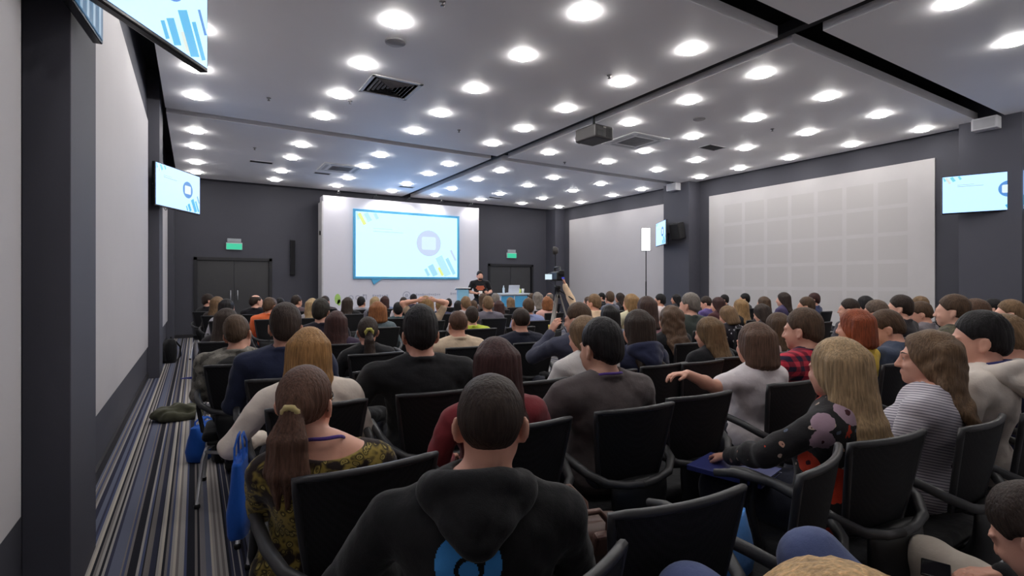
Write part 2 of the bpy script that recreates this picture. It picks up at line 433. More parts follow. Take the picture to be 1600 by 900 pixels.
# ------------------------------------------------------------------ screens and stage
def slide(w, h, soft, mb_y=0.0):
    """slide artwork in the x-z plane facing -y; returns MB with material indices"""
    mb = MB()
    def poly(pts, mi, lift):
        mb.add([(x*w-w/2, -lift, z*h-h/2) for x, z in pts], [list(range(len(pts)))], mi)
    poly([(0, 0), (1, 0), (1, 1), (0, 1)], 0, .002)
    asp = w/h
    def circ(cx, cz, r, n=36): return [(cx+r*math.cos(2*math.pi*k/n)/asp, cz+r*math.sin(2*math.pi*k/n)) for k in range(n)]
    def bar(x, z, L, wd, mi, lift=.003, ang=118):
        a = R_(ang); d = (math.cos(a)/asp, math.sin(a)); n = (math.sin(a)/asp, -math.cos(a))
        pts = [(x+n[0]*wd/2*s1+d[0]*L*s2, z+n[1]*wd/2*s1+d[1]*L*s2) for s1, s2 in ((-1, 0), (1, 0), (1, 1), (-1, 1))]
        pts = [(min(max(px, .004), .996), min(max(pz, .004), .996)) for px, pz in pts]
        poly(pts, mi, lift)
    # soft cyan wash with yellow and cyan strokes in the top left
    bar(.085, .80, .2, .06, 2); bar(.13, .86, .14, .07, 1); bar(.2, .9, .1, .05, 1); bar(.03, .88, .12, .05, 1)
    # title line
    poly([(.16, .70), (.44, .695), (.44, .71), (.16, .715)], 3, .003)
    poly([(.16, .745), (.34, .742), (.34, .754), (.16, .757)], 3, .003)
    # round badge with white rounded square
    poly(circ(.70, .555, .215), 4, .003)
    q = []
    for cx, cz, a0 in ((.055, .075, 0), (-.055, .075, 90), (-.055, -.075, 180), (.055, -.075, 270)):
        for k in range(6):
            a = R_(a0+k*18); q.append((.70+cx+.018*math.cos(a), .555+cz+.032*math.sin(a)))
    poly(q, 5, .004)
    # strokes bottom right
    bar(.70, .02, .13, .05, 6); bar(.77, .02, .2, .10, 6); bar(.845, .02, .16, .05, 2); bar(.90, .02, .36, .13, 1 if soft else 6); bar(.97, .05, .3, .06, 6); bar(.985, .28, .2, .04, 4)
    return mb
def slide_mats(soft):
    if soft: cs = (((130, 188, 255), 3.0), ((182, 232, 248), 1), ((226, 238, 146), 1), ((196, 226, 242), 1), ((196, 212, 240), 1), ((214, 238, 250), 1), ((164, 218, 242), 1))
    else: cs = (((153, 194, 255), 1.9), ((120, 210, 225), 1), ((215, 225, 215), 1), ((165, 190, 205), 1), ((78, 140, 210), 1), ((222, 242, 252), 1), ((72, 176, 226), 1))
    return [emit('screen_%s_%d' % ('soft' if soft else 'vivid', i), c, s_) for i, (c, s_) in enumerate(cs)]
m_bez = M('glossy_black_bezel', (16, 16, 19), .2, var=.05)
m_mount = M('matt_black_mount', (20, 20, 22), .6)
def tv(pa, pb, zc, h, label, anchor, name='television'):
    """pa, pb: left and right ends seen from the front"""
    pa, pb = Vector(pa), Vector(pb); w = (pb-pa).length; d = pb-pa
    t = thing(name, label, 'television', ((pa.x+pb.x)/2, (pa.y+pb.y)/2, zc), math.atan2(d.y, d.x), 'wall mounted televisions')
    q = MB(); q.box((0, .03, 0), (w, .05, h), None, 0, .008); q.box((0, .065, -.02), (w*.6, .03, h*.6), None, 0, .012); q.build('housing', m_bez, t)
    s_ = slide(w-.03, h-.035, False).build('screen', slide_mats(False), t, (0, .004, .004))
    inv = Matrix.Rotation(-t.rotation_euler.z, 3, 'Z'); a = inv @ (Vector(anchor)-Vector(t.location)); a.z = .0
    br = MB(); br.box((0, .085, 0), (.3, .02, .3), None, 0, .004)
    br.tube([(0, .09, 0), (a.x*.35+.1, a.y*.45+.06, 0), (a.x, a.y, 0)], .022, 10); br.build('mount_arm', m_mount, t)
    c = MB()
    ks = [Vector((-.12, .08, -h*.25)), Vector((a.x, a.y, -.05))]
    c.tube([ks[0].lerp(ks[1], k/14)-Vector((0, 0, .22*math.sin(math.pi*k/14))) for k in range(15)], .005, 6); c.build('cable', m_mount, t)
    return t
tv((-.50, 9.35), (.08, 10.35), 2.93, .66, 'television showing blue slide on the far left column', (-.46, 10.0, 2.93))
tv((-.54, 2.5), (.07, 3.46), 2.98, .68, 'large tilted-looking television overhead at the top left, cut by the photo edge', (-.46, 3.2, 2.98))
tv((11.12, 3.88), (11.62, 2.74), 2.97, .66, 'television showing blue slide on the right column, at right edge', (11.46, 3.35, 2.97))
tv((11.55, 10.88), (10.97, 9.98), 2.86, .68, 'television seen almost edge-on beside the far right column', (11.46, 10.3, 2.86))
# second monitor on the near left column, seen edge-on
t = thing('monitor', 'small monitor seen edge-on behind the overhead television at upper left', 'monitor', (-.40, 2.89, 2.80), R_(84))
q = MB(); q.box((0, .02, 0), (.5, .04, .46), None, 0, .006); q.build('housing', m_bez, t)
q = MB(); q.box((0, -.001, 0), (.47, .004, .43)); 
for k in range(5): q.box((-.18+k*.09, -.004, 0), (.03, .002, .42), None, 1)
q.build('screen', [emit('monitor_blue', (70, 120, 160), .6), emit('monitor_white', (170, 200, 225), .6)], t)

# backdrop
t = thing('stage_backdrop', 'tall white stage backdrop wall carrying the blue-framed screen and faint logos', 'backdrop', (5.625, 15.5, 0))
q = MB(); q.box((0, .22, 1.985), (5.01, .44, 3.97), None, 0, .012); q.build('panel', M('white_backdrop_vinyl', (222, 220, 228), .6, var=.015), t)
q = MB(); q.box((-2.52, .25, 1.9), (.04, .5, 3.8), None, 0, .006); q.build('side_frame', M('grey_aluminium', (196, 194, 196), .6, .0), t)
q = MB(); q.box((-2.55, .16, 2.9), (.05, .06, .12), None, 0, .006); q.build('side_clamp', m_black, t)
lg = MB()
def ell(mb, x, z, rx, rz, mi, y=-.004, n=20, r0=0):
    P = [(x+rx*math.cos(2*math.pi*k/n), y, z+rz*math.sin(2*math.pi*k/n)) for k in range(n)]
    if r0 == 0: mb.add(P, [list(range(n))], mi)
    else:
        Q = [(x+rx*r0*math.cos(2*math.pi*k/n), y, z+rz*r0*math.sin(2*math.pi*k/n)) for k in range(n)]
        mb.add(P+Q, [[k, (k+1) % n, n+(k+1) % n, n+k] for k in range(n)], mi)
m_lgreen = M('logo_green', (170, 210, 110), .6); m_lgrey = M('logo_grey', (182, 182, 196), .6)
q = MB(); ell(q, -2.1, 1.0, .085, .15, 0); ell(q, -2.06, .9, .05, .09, 0); q.build('logo', m_lgreen, t)
q = MB()
for x in (-1.72, -1.52): ell(q, x, 1.03, .075, .075, 0, r0=.62)
q.box((-1.36, -.003, 1.05), (.03, .004, .17)); q.box((-1.27, -.003, 1.03), (.03, .004, .13)); q.box((-1.315, -.003, 1.11), (.12, .004, .03)); q.build('logo', m_lgrey, t)
for x, z, w in ((-.82, 1.08, .55), (.72, 1.1, .9), (1.75, 1.12, .6)):
    q = MB()
    for k in range(int(w/.07)): q.box((x-w/2+.035+k*.07, -.003, z), (.05, .004, .05 if k % 3 else .075))
    q.build('logo', m_lgrey, t)
q = MB(); ell(q, -.02, 1.08, .13, .13, 0, r0=.75); ell(q, -.02, 1.08, .06, .06, 0); q.build('logo', m_lgrey, t)
# stage screen with speech-bubble frame
SX0, SX1, SZ0, SZ1 = 4.03, 7.31, 1.655, 3.575
t = thing('projection_screen', 'large glowing stage screen with light blue speech-bubble frame', 'screen', ((SX0+SX1)/2, 15.5, (SZ0+SZ1)/2))
w, h = SX1-SX0, SZ1-SZ0
q = MB()
for x, z, dx, dz in ((0, h/2+.035, w+.14, .07), (0, -h/2-.035, w+.14, .07), (-w/2-.035, 0, .07, h), (w/2+.035, 0, .07, h)): q.box((x, -.03, z), (dx, .06, dz), None, 0, .006)
q.add([(-1.18, -.05, -h/2-.07), (-.86, -.05, -h/2-.07), (-1.1, -.05, -h/2-.24), (-1.18, 0, -h/2-.07), (-.86, 0, -h/2-.07), (-1.1, 0, -h/2-.24)], [[0, 2, 1], [3, 4, 5], [0, 1, 4, 3], [1, 2, 5, 4], [2, 0, 3, 5]])
q.build('frame', M('light_blue_frame', (84, 172, 216), .5), t)
slide(w, h, True).build('screen', slide_mats(True), t, (0, -.03, 0))
# row of small spotlights on top edge of the backdrop
sp0 = None
for k, lab in enumerate(('leftmost', 'second from left', 'middle', 'second from right', 'rightmost')):
    x = 3.5+k*1.06
    if sp0 is None:
        sp0 = thing('spotlight', '', 'spotlight', (x, 15.5, 3.97)); o = sp0
        q = MB(); q.tube([(0, .1, 0), (0, .1, .06), (0, -.22, .1)], .01, 8); q.build('arm', m_black, o)
        q = MB(); q.lathe([(.03, .03), (.035, 0), (.03, -.03)], (0, -.24, .09), 14); q.build('lamp_head', m_black, o)
        ld = bpy.data.lights.new('spot', 'SPOT'); ld.energy = 9; ld.spot_size = R_(120); ld.spot_blend = .6; ld.shadow_soft_size = .03; ld.color = (1, .97, .95)
        lo = bpy.data.objects.new('bulb', ld); COL.objects.link(lo); lo.parent = o; lo.location = (0, -.25, .05); lo.rotation_euler = (R_(12), 0, 0)
    else: o = copy_tree(sp0); o.location = (x, 15.5, 3.97)
    tag(o, 'small black spotlight on the backdrop top edge, %s of five' % lab, 'spotlight', 'backdrop spotlights')
# exit signs
for x, side in ((.93, 'left'), (9.9, 'right')):
    t = thing('exit_sign', 'small green lit exit sign with white top above the %s double doors' % side, 'exit sign', (x, YF, 2.53), 0, 'green exit signs')
    q = MB(); q.box((0, -.03, -.05), (.4, .06, .2), None, 0, .006); q.build('housing', M('sign_white', (205, 210, 212), .4), t)
    q = MB(); q.box((0, -.063, -.06), (.38, .006, .16)); q.build('green_face', emit('exit_green', (60, 205, 160), .9), t)
    q = MB(); q.box((0, -.03, .11), (.34, .05, .1), None, 0, .006); q.build('lamp_cover', M('sign_cover', (170, 176, 182), .4), t)
# column loudspeaker on the front wall
t = thing('column_speaker', 'slim vertical black column loudspeaker on the front wall left of the backdrop', 'loudspeaker', (2.43, YF, 2.2))
q = MB(); q.box((0, -.06, 0), (.13, .1, 1.02), None, 0, .012); q.build('cabinet', m_black, t)
q = MB(); q.box((0, -.113, 0), (.11, .008, .98), None, 0, .003); q.build('grille', M('black_speaker_cloth', (26, 26, 29), .9, bmp=.4, bscale=500), t)
# loudspeaker on far right column
t = thing('wall_speaker', 'black box loudspeaker on the far right column beside the edge-on television', 'loudspeaker', (11.46, 9.82, 2.88))
q = MB(); q.box((-.2, 0, 0), (.26, .3, .44), Matrix.Rotation(R_(-14), 3, 'Y'), 0, .02); q.build('cabinet', m_black, t)
q = MB(); q.box((-.335, 0, -.035), (.01, .27, .4), Matrix.Rotation(R_(-14), 3, 'Y'), 0, .003); q.build('grille', M('black_speaker_cloth', (26, 26, 29), .9, bmp=.4, bscale=500), t)
q = MB(); q.box((-.03, 0, .02), (.08, .09, .12), None, 0, .006); q.box((-.12, 0, .225), (.18, .1, .025), None, 0, .004); q.build('bracket', M('bracket_grey', (120, 120, 124), .4, .5), t)
# projector
t = thing('projector', 'dark grey video projector hanging on a pole from the ceiling slot', 'projector', (5.77, 6.82, 3.95), R_(4))
q = MB(); q.box((0, 0, 0), (.42, .5, .22), None, 0, .03, 3); q.build('body', M('dark_grey_casing', (52, 49, 50), .5), t)
q = MB()
q.lathe([(.085, 0), (.085, .04), (.075, .06), (.07, .05), (.001, .045)], (-.08, .245, -.01), 22, 0, Matrix.Rotation(R_(-90), 3, 'X')); q.build('lens', M('lens_glass', (22, 22, 30), .1), t)
q = MB()
for k in range(7): q.box((.04+k*.02, -.251, .0), (.009, .006, .15))
q.box((-.1, -.252, -.03), (.15, .006, .1), None, 0, .002); q.build('rear_vents', m_black, t)
q = MB(); q.lathe([(.055, .335), (.055, .32), (.022, .315), (.022, .12), (.08, .115), (.08, .105)], (0, 0, 0), 18); q.build('ceiling_pole', m_mount, t)
q = MB(); q.box((0, -.25, .075), (.06, .012, .025)); q.build('port_cover', M('port_grey', (130, 126, 124), .5), t)

# LED panel lights / stands
def tripod(mb, x, y, z0, spread, r=.011):
    for k in range(3):
        a = R_(30+120*k); mb.tube([(x, y, z0), (x+spread*math.cos(a), y+spread*math.sin(a), .012)], r, 8)
t = thing('led_panel_light', 'bright white LED panel light on a tall stand by the right wall', 'studio light', (10.25, 10.0, 0))
q = MB(); q.tube([(0, 0, .5), (0, 0, 2.35)], .012, 8); q.tube([(0, 0, .5), (0, 0, 1.5)], .017, 8); q.build('stand_pole', m_dark, t)
for k in range(3):
    a = R_(30+120*k); q = MB(); q.tube([(0, 0, .6), (.42*math.cos(a), .42*math.sin(a), .012)], .01, 8); q.build('leg', m_dark, t)
rot = Matrix.Rotation(R_(-48), 3, 'Z')
q = MB(); q.box((0, 0, 2.62), (.24, .04, .62), rot, 0, .008); q.build('housing', m_black, t)
nrm = rot @ Vector((0, -1, 0))
q = MB(); q.box(nrm*.022+Vector((0, 0, 2.62)), (.215, .006, .59), rot); q.build('light_face', emit('led_white', (255, 255, 255), 6.0), t)
t = thing('studio_light', 'small round dark lamp head on a thin stand by the right wall', 'studio light', (7.72, 10.6, 0))
q = MB(); q.tube([(0, 0, .5), (0, 0, 2.22)], .01, 8); q.tube([(0, 0, .4), (0, 0, 1.36)], .022, 8); q.build('stand_pole', m_dark, t)
for k in range(3):
    a = R_(90+120*k); q = MB(); q.tube([(0, 0, .75), (.4*math.cos(a), .4*math.sin(a), .012)], .011, 8); q.build('leg', m_dark, t)
q = MB(); q.lathe([(.02, -.07), (.07, -.06), (.1, .0), (.105, .05), (.095, .05), (.09, .02), (.001, .0)], (0, 0, 2.27), 20, 0, Matrix.Rotation(R_(40), 3, 'Z') @ Matrix.Rotation(R_(-90), 3, 'X')); q.build('lamp_head', M('lamp_head_grey', (62, 58, 56), .5), t)
q = MB(); q.tube([(0, 0, 1.36), (-.2, .02, 1.5), (-.3, .03, 1.53)], .008, 8); q.box((0, 0, 1.36), (.06, .06, .09), None, 0, .01); q.build('side_arm', m_black, t)

# video camera on tripod in the audience
CX, CY = 4.72, 6.42
t = thing('video_camera', 'black video camera with glowing flip-out screen on the tripod among the audience', 'video camera', (CX, CY, 1.4), R_(-14))
q = MB(); q.box((0, .02, .15), (.13, .3, .14), None, 0, .025, 3); q.box((.0, -.12, .2), (.07, .1, .07), None, 0, .012); q.build('body', m_black, t)
q = MB(); q.lathe([(.05, 0), (.055, .1), (.06, .11), (.06, .14), (.048, .14), (.044, .12), (.001, .115)], (0, .16, .15), 20, 0, Matrix.Rotation(R_(-90), 3, 'X')); q.build('lens', M('lens_black', (18, 18, 20), .3), t)
q = MB(); q.tube([(0, .14, .22), (0, .12, .285), (0, -.08, .285), (0, -.1, .23)], .014, 8); q.build('carry_handle', m_black, t)
q = MB(); q.box((-.155, .0, .14), (.14, .012, .09), Matrix.Rotation(R_(16), 3, 'Z'), 0, .003); f = q.build('flip_screen', m_black, t)
q = MB(); q.box((-.155, -.008, .14), (.128, .004, .08), Matrix.Rotation(R_(16), 3, 'Z')); q.build('screen_glow', emit('lcd_glow', (210, 230, 240), 1.0), f)
q = MB(); q.box((.03, -.132, .12), (.04, .004, .03)); q.build('battery_light', emit('blue_led', (70, 80, 200), .8), t)
t = thing('tripod', 'tall grey tripod under the video camera in the audience', 'tripod', (CX, CY, 0))
q = MB(); q.lathe([(.045, 1.405), (.05, 1.395), (.05, 1.36), (.035, 1.35), (.03, 1.28), (.045, 1.27), (.045, 1.22)], n=16); q.tube([(0, 0, 1.35), (.05, -.2, 1.25), (.06, -.3, 1.2)], .01, 8); q.build('pan_head', m_black, t)
for k in range(3):
    a = R_(78+120*k); q = MB()
    for off in (-.016, .016):
        ox, oy = -off*math.sin(a), off*math.cos(a)
        q.tube([(.03*math.cos(a)+ox, .03*math.sin(a)+oy, 1.27), (.22*math.cos(a)+ox, .22*math.sin(a)+oy, .62)], .011, 8)
    q.tube([(.2*math.cos(a), .2*math.sin(a), .7), (.36*math.cos(a), .36*math.sin(a), .03)], .012, 8)
    l = q.build('leg', M('tripod_grey', (192, 188, 180), .4), t)
    q = MB(); q.lathe([(.022, 0), (.022, .03), (.012, .04)], (.36*math.cos(a), .36*math.sin(a), 0), 12); q.build('rubber_foot', m_black, l)

# counter with laptop etc.
t = thing('bar_counter', 'white-topped counter with light blue front panels by the right door', 'counter', (8.08, 13.3, 0), R_(-8))
q = MB(); q.box((0, 0, 1.14), (.98, .55, .045), None, 0, .006); q.build('top', M('white_counter_top', (225, 232, 240), .35), t)
q = MB(); q.box((0, .02, .56), (.84, .42, 1.11), None, 0, .006); q.build('body', m_white, t)
for x in (-.22, .22):
    q = MB(); q.box((x, -.2, .56), (.4, .02, 1.04), None, 0, .004); q.build('front_panel', M('light_blue_panel', (88, 178, 228), .45), t)
t = thing('laptop', 'open pale laptop standing on the bar counter', 'laptop', (8.1, 13.28, 1.1625), R_(-12))
q = MB(); q.box((0, .02, .009), (.34, .23, .016), None, 0, .004); q.build('base', M('silver_plastic', (200, 202, 208), .4), t)
q = MB(); q.box((0, -.115, .125), (.34, .01, .235), Matrix.Rotation(R_(14), 3, 'X'), 0, .003); q.build('lid', M('pale_lid', (216, 222, 234), .4), t)
t = thing('water_bottle', 'small clear-white bottle on the counter left of the laptop', 'bottle', (7.82, 13.34, 1.1625))
q = MB(); q.lathe([(.03, 0), (.034, .01), (.034, .14), (.014, .185), (.013, .21)], n=16); q.build('bottle_body', M('frosted_plastic', (200, 215, 225), .3), t)
q = MB(); q.lathe([(.015, .208), (.015, .228), (.012, .23)], n=14); q.build('bottle_cap', m_white, t)
t = thing('paper_cup', 'white paper cup on the counter right of the laptop', 'cup', (8.47, 13.3, 1.1625))
q = MB(); q.lathe([(.03, 0), (.042, .12), (.039, .12), (.028, .01)], n=18); q.build('cup_body', m_white, t)
q = MB(); q.lathe([(.044, .118), (.044, .13), (.03, .135)], n=18); q.build('cup_lid', m_white, t)
q = MB()
rg = []
for z, rx, ry in ((0, .1, .06), (.04, .11, .065), (.1, .1, .06), (.14, .06, .035), (.15, .02, .015)):
    rg.append([(rx*math.cos(2*math.pi*k/18)*(1+.08*math.sin(3*k)), ry*math.sin(2*math.pi*k/18)*(1+.06*math.cos(5*k)), z) for k in range(18)])
q.loft(rg); tag(q.build('cloth_bag', cloth((205, 215, 120)), None, (8.33, 13.36, 1.1625)), 'small lime-yellow cloth bag on the counter beside the paper cup', 'bag')
t = thing('lectern', 'slim light blue lectern standing left of the presenter', 'lectern', (6.36, 13.1, 0), R_(-20))
q = MB(); q.box((0, 0, .64), (.3, .3, 1.28), None, 0, .01); q.build('body', M('pale_blue_panel', (150, 208, 236), .45), t)
q = MB(); q.box((0, 0, 1.3), (.4, .38, .03), Matrix.Rotation(R_(-8), 3, 'X'), 0, .006); q.build('top', m_white, t)
q = MB(); q.box((.152, -.0, .64), (.006, .28, 1.2)); q.build('side_stripe', M('cyan_stripe', (70, 180, 215), .5), t)

# ------------------------------------------------------------------ chairs
m_mesh, nt, b = new_mat('black_mesh_fabric'); v = tex(nt)
wv = nt.nodes.new('ShaderNodeTexVoronoi'); wv.inputs['Scale'].default_value = 220; wv.inputs['Randomness'].default_value = 0; nt.links.new(v, wv.inputs['Vector'])
nt.links.new(ramp(nt, wv.outputs['Distance'], [(.2, rgb((13, 13, 15))), (.6, rgb((30, 30, 33)))]), b.inputs['Base Color']); b.inputs['Roughness'].default_value = .75; b.inputs['Specular IOR Level'].default_value = .3
bump(nt, b, wv.outputs['Distance'], .3, .002)
m_seat = cloth((24, 24, 27)); m_fr = M('charcoal_plastic_frame', (44, 44, 47), .42, var=.08); m_arm = M('dark_grey_armrest', (58, 58, 60), .45, var=.08)
m_shell = M('black_plastic_shell', (22, 22, 24), .5)
def chair_meshes():
    P = {}
    def back_pt(u, v_):     # u -1..1, v 0..1
        z = .575+.325*v_; hw = .152+.054*v_**.8
        return Vector((u*hw, -.22-.05*v_-.03*(1-u*u)+.01, z))
    rows = []
    for off in (0, .014):
        rows.append([[back_pt(-1+2*i/12, j/10)-Vector((0, off, 0)) for i in range(13)] for j in range(11)])
    q = MB(); 
    for g, fl in ((rows[0], 1), (rows[1], 0)):
        vs_ = [p for r in g for p in r]; fs = []
        for j in range(10):
            for i in range(12):
                a = j*13+i; f = [a, a+1, a+14, a+13]; fs.append(f[::-1] if fl else f)
        q.add(vs_, fs, 0, True)
    P['backrest'] = (q, m_mesh)
    q = MB(); edge = [back_pt(-1+2*i/12, 1)-Vector((0, .007, 0)) for i in range(13)] + [back_pt(1, 1-j/8)-Vector((0, .007, 0)) for j in range(1, 9)] + [back_pt(1-2*i/12, 0)-Vector((0, .007, 0)) for i in range(1, 13)] + [back_pt(-1, j/8)-Vector((0, .007, 0)) for j in range(1, 8)]
    q.tube(edge, .012, 8, closed=True); P['back_frame'] = (q, m_fr)
    # armrests: one flat loop from each side meeting behind the back
    for s in (-1, 1):
        q = MB(); q.tube([(s*.255, .17, .685), (s*.262, .1, .70), (s*.266, -.04, .70), (s*.258, -.15, .68), (s*.228, -.235, .645), (s*.165, -.288, .612), (s*.08, -.306, .596), (0, -.31, .592)], [.015, .018, .019, .019, .019, .018, .017, .017], 10)
        P['armrest%d' % s] = (q, m_arm)
    # rear shell: tapering shield from the loop down under the seat
    q = MB(); rg = []
    for z, hw, y, th in ((.61, .15, -.29, .022), (.55, .15, -.292, .03), (.48, .14, -.29, .04), (.40, .12, -.27, .055), (.34, .10, -.22, .06), (.31, .08, -.14, .05)):
        rg.append([(hw*math.cos(2*math.pi*k/20), y+th*math.sin(2*math.pi*k/20), z) for k in range(20)])
    q.loft(rg[::-1]); P['rear_shell'] = (q, m_shell)
    # seat
    bm = bmesh.new(); bmesh.ops.create_cube(bm, size=1); bmesh.ops.scale(bm, vec=(.47, .46, .065), verts=bm.verts)
    bmesh.ops.bevel(bm, geom=bm.edges[:], offset=.03, segments=3, profile=.5, affect='EDGES')
    q = MB(); bm.verts.index_update(); q.add([(v_.co.x*(1-.1*(v_.co.y < 0)*abs(v_.co.y)), v_.co.y+.02, v_.co.z+.425-.25*max(0, v_.co.y-.12)**1.0*.6) for v_ in bm.verts], [[v_.index for v_ in f.verts] for f in bm.faces], 0, True); bm.free()
    P['seat'] = (q, m_seat)
    q = MB(); q.box((0, .0, .385), (.40, .40, .03), None, 0, .01); P['seat_pan'] = (q, m_shell)
    # chrome base
    for i, (sx, sy) in enumerate(((-1, 1), (1, 1), (-1, -1), (1, -1))):
        q = MB(); q.tube([(sx*.14, sy*.1, .37), (sx*.205, sy*.17, .345), (sx*.225, sy*.2, .28), (sx*.25, sy*.265, .012)], .0115, 9); P['leg%d' % i] = (q, m_chrome)
        q = MB(); q.lathe([(.016, 0), (.018, .004), (.018, .02), (.012, .026)], (sx*.25, sy*.265, 0), 12); P['foot%d' % i] = (q, m_shell)
    q = MB(); q.tube([(-.212, -.178, .33), (-.1, -.205, .315), (0, -.212, .31), (.1, -.205, .315), (.212, -.178, .33)], .0115, 9); P['crossbar'] = (q, m_chrome)
    for s in (-1, 1):
        q = MB(); q.tube([(s*.262, .06, .69), (s*.27, .07, .57), (s*.24, .05, .41), (s*.18, .02, .385)], .014, 8); P['armpost%d' % s] = (q, m_fr)
    return P
CHP = chair_meshes(); chair_proto = None
def chair(x, y, rz, label, full=True):
    global chair_proto
    if chair_proto is None:
        t = thing('conference_chair', label, 'chair', (x, y, 0), rz, 'rows of black conference chairs')
        leg = {}
        for k, (q, m) in CHP.items():
            nm = k.rstrip('-0123456789').replace('foot', 'foot_cap').replace('armpost', 'armrest_post')
            o = q.build(nm, m, leg[k[-1]] if k.startswith('foot') else t)
            if k.startswith('leg'): leg[k[-1]] = o
        chair_proto = t
    else: t = copy_tree(chair_proto)
    t.location = (x, y, 0); t.rotation_euler = (0, 0, rz); t['label'] = label
    return t
# ------------------------------------------------------------------ implicit-surface modelling of bodies
f32 = np.float32
class Field:
    def __init__(s, lo, hi, h):
        s.lo = np.array(lo, f32); s.h = h
        n = np.ceil((np.array(hi)-np.array(lo))/h).astype(int)+1
        s.ax = [s.lo[i]+h*np.arange(n[i], dtype=f32) for i in range(3)]
        s.D = np.full(n, .3, f32)
    def _sub(s, lo, hi):
        sl = []
        for i in range(3):
            a = max(0, int(math.floor((lo[i]-s.lo[i])/s.h))); b = min(len(s.ax[i]), int(math.ceil((hi[i]-s.lo[i])/s.h))+1)
            if b <= a: return None
            sl.append(slice(a, b))
        return tuple(sl), s.ax[0][sl[0]][:, None, None], s.ax[1][sl[1]][None, :, None], s.ax[2][sl[2]][None, None, :]
    def _mix(s, sl, d, k, neg):
        D = s.D[sl]
        if neg:
            d = -d; hh = np.clip(.5-.5*(d-D)/k, 0, 1); s.D[sl] = D*hh+d*(1-hh)+k*hh*(1-hh)
        else:
            hh = np.clip(.5+.5*(D-d)/k, 0, 1); s.D[sl] = D*(1-hh)+d*hh-k*hh*(1-hh)
    def rc(s, a, b, ra, rb=None, k=.02, neg=False):
        rb = ra if rb is None else rb; a = np.array(a, f32); b = np.array(b, f32); m = max(ra, rb)+k+3*s.h
        q = s._sub(np.minimum(a, b)-m, np.maximum(a, b)+m)
        if q is None: return
        sl, X, Y, Z = q; ba = b-a; L = float(ba@ba)+1e-9
        t = np.clip(((X-a[0])*ba[0]+(Y-a[1])*ba[1]+(Z-a[2])*ba[2])/L, 0, 1)
        d = np.sqrt((X-a[0]-t*ba[0])**2+(Y-a[1]-t*ba[1])**2+(Z-a[2]-t*ba[2])**2)-(ra+(rb-ra)*t)
        s._mix(sl, d, k, neg)
    def el(s, c, r, R=None, k=.02, neg=False):
        c = np.array(c, f32); m = max(r)+k+3*s.h
        q = s._sub(c-m, c+m)
        if q is None: return
        sl, X, Y, Z = q; X = X-c[0]; Y = Y-c[1]; Z = Z-c[2]
        if R is not None:   # columns of R are the ellipsoid axes
            X, Y, Z = (X*R[0, 0]+Y*R[1, 0]+Z*R[2, 0], X*R[0, 1]+Y*R[1, 1]+Z*R[2, 1], X*R[0, 2]+Y*R[1, 2]+Z*R[2, 2])
        k0 = np.sqrt((X/r[0])**2+(Y/r[1])**2+(Z/r[2])**2); k1 = np.sqrt((X/r[0]**2)**2+(Y/r[1]**2)**2+(Z/r[2]**2)**2)+1e-6
        s._mix(sl, k0*(k0-1)/k1, k, neg)
    def plane(s, n, c):
        n = np.array(n, f32); n = n/np.linalg.norm(n)
        s.D = np.maximum(s.D, s.ax[0][:, None, None]*n[0]+s.ax[1][None, :, None]*n[1]+s.ax[2][None, None, :]*n[2]-c)
    def wrinkle(s, amp, fr, seed=0.):
        X, Y, Z = s.ax[0][:, None, None], s.ax[1][None, :, None], s.ax[2][None, None, :]
        n = np.sin(fr*X+1.7*np.sin(fr*.6*Z+seed)+seed)*np.sin(fr*.8*Z+1.3*np.sin(fr*.7*Y+seed*2))+.5*np.sin(fr*1.9*Y+2*np.sin(fr*Z*.9+seed))
        s.D += (amp*n).astype(f32)
    def strand(s, amp, n, seed=0.):
        X, Y = s.ax[0][:, None], s.ax[1][None, :]; a = np.arctan2(X, -(Y+.016))
        d = np.sin(n*a+2.2*np.sin(3*a+seed)+seed)+.6*np.sin(2.3*n*a+seed*2)
        s.D += (amp*d*np.clip(np.hypot(X, Y+.016)/.05, 0, 1)).astype(f32)[:, :, None]
    def tor(s, c, r, t, R=None, k=.008):
        c = np.array(c, f32); m = max(r)+t+k+3*s.h; q = s._sub(c-m, c+m)
        if q is None: return
        sl, X, Y, Z = q; X = X-c[0]; Y = Y-c[1]; Z = Z-c[2]
        if R is not None: X, Y, Z = (X*R[0, 0]+Y*R[1, 0]+Z*R[2, 0], X*R[0, 1]+Y*R[1, 1]+Z*R[2, 1], X*R[0, 2]+Y*R[1, 2]+Z*R[2, 2])
        e = np.sqrt((X/r[0])**2+(Y/r[1])**2); s._mix(sl, np.sqrt(((e-1)*min(r))**2+Z**2)-t, k, False)
    def mesh(s, smooth=1):
        D = s.D; D[0] = D[-1] = .1; D[:, 0] = D[:, -1] = .1; D[:, :, 0] = D[:, :, -1] = .1
        I = D < 0
        c = np.zeros(tuple(n-1 for n in D.shape), np.uint8)
        for dx in (0, 1):
            for dy in (0, 1):
                for dz in (0, 1): c += I[dx:dx+c.shape[0], dy:dy+c.shape[1], dz:dz+c.shape[2]]
        ids = np.argwhere((c > 0) & (c < 8))
        if len(ids) == 0: return np.zeros((0, 3), f32), np.zeros((0, 4), int)
        idx = np.full(c.shape, -1, np.int32); idx[ids[:, 0], ids[:, 1], ids[:, 2]] = np.arange(len(ids))
        cv = {}
        for o in [(a, b, e) for a in (0, 1) for b in (0, 1) for e in (0, 1)]: cv[o] = D[ids[:, 0]+o[0], ids[:, 1]+o[1], ids[:, 2]+o[2]]
        acc = np.zeros((len(ids), 3), f32); cnt = np.zeros(len(ids), f32)
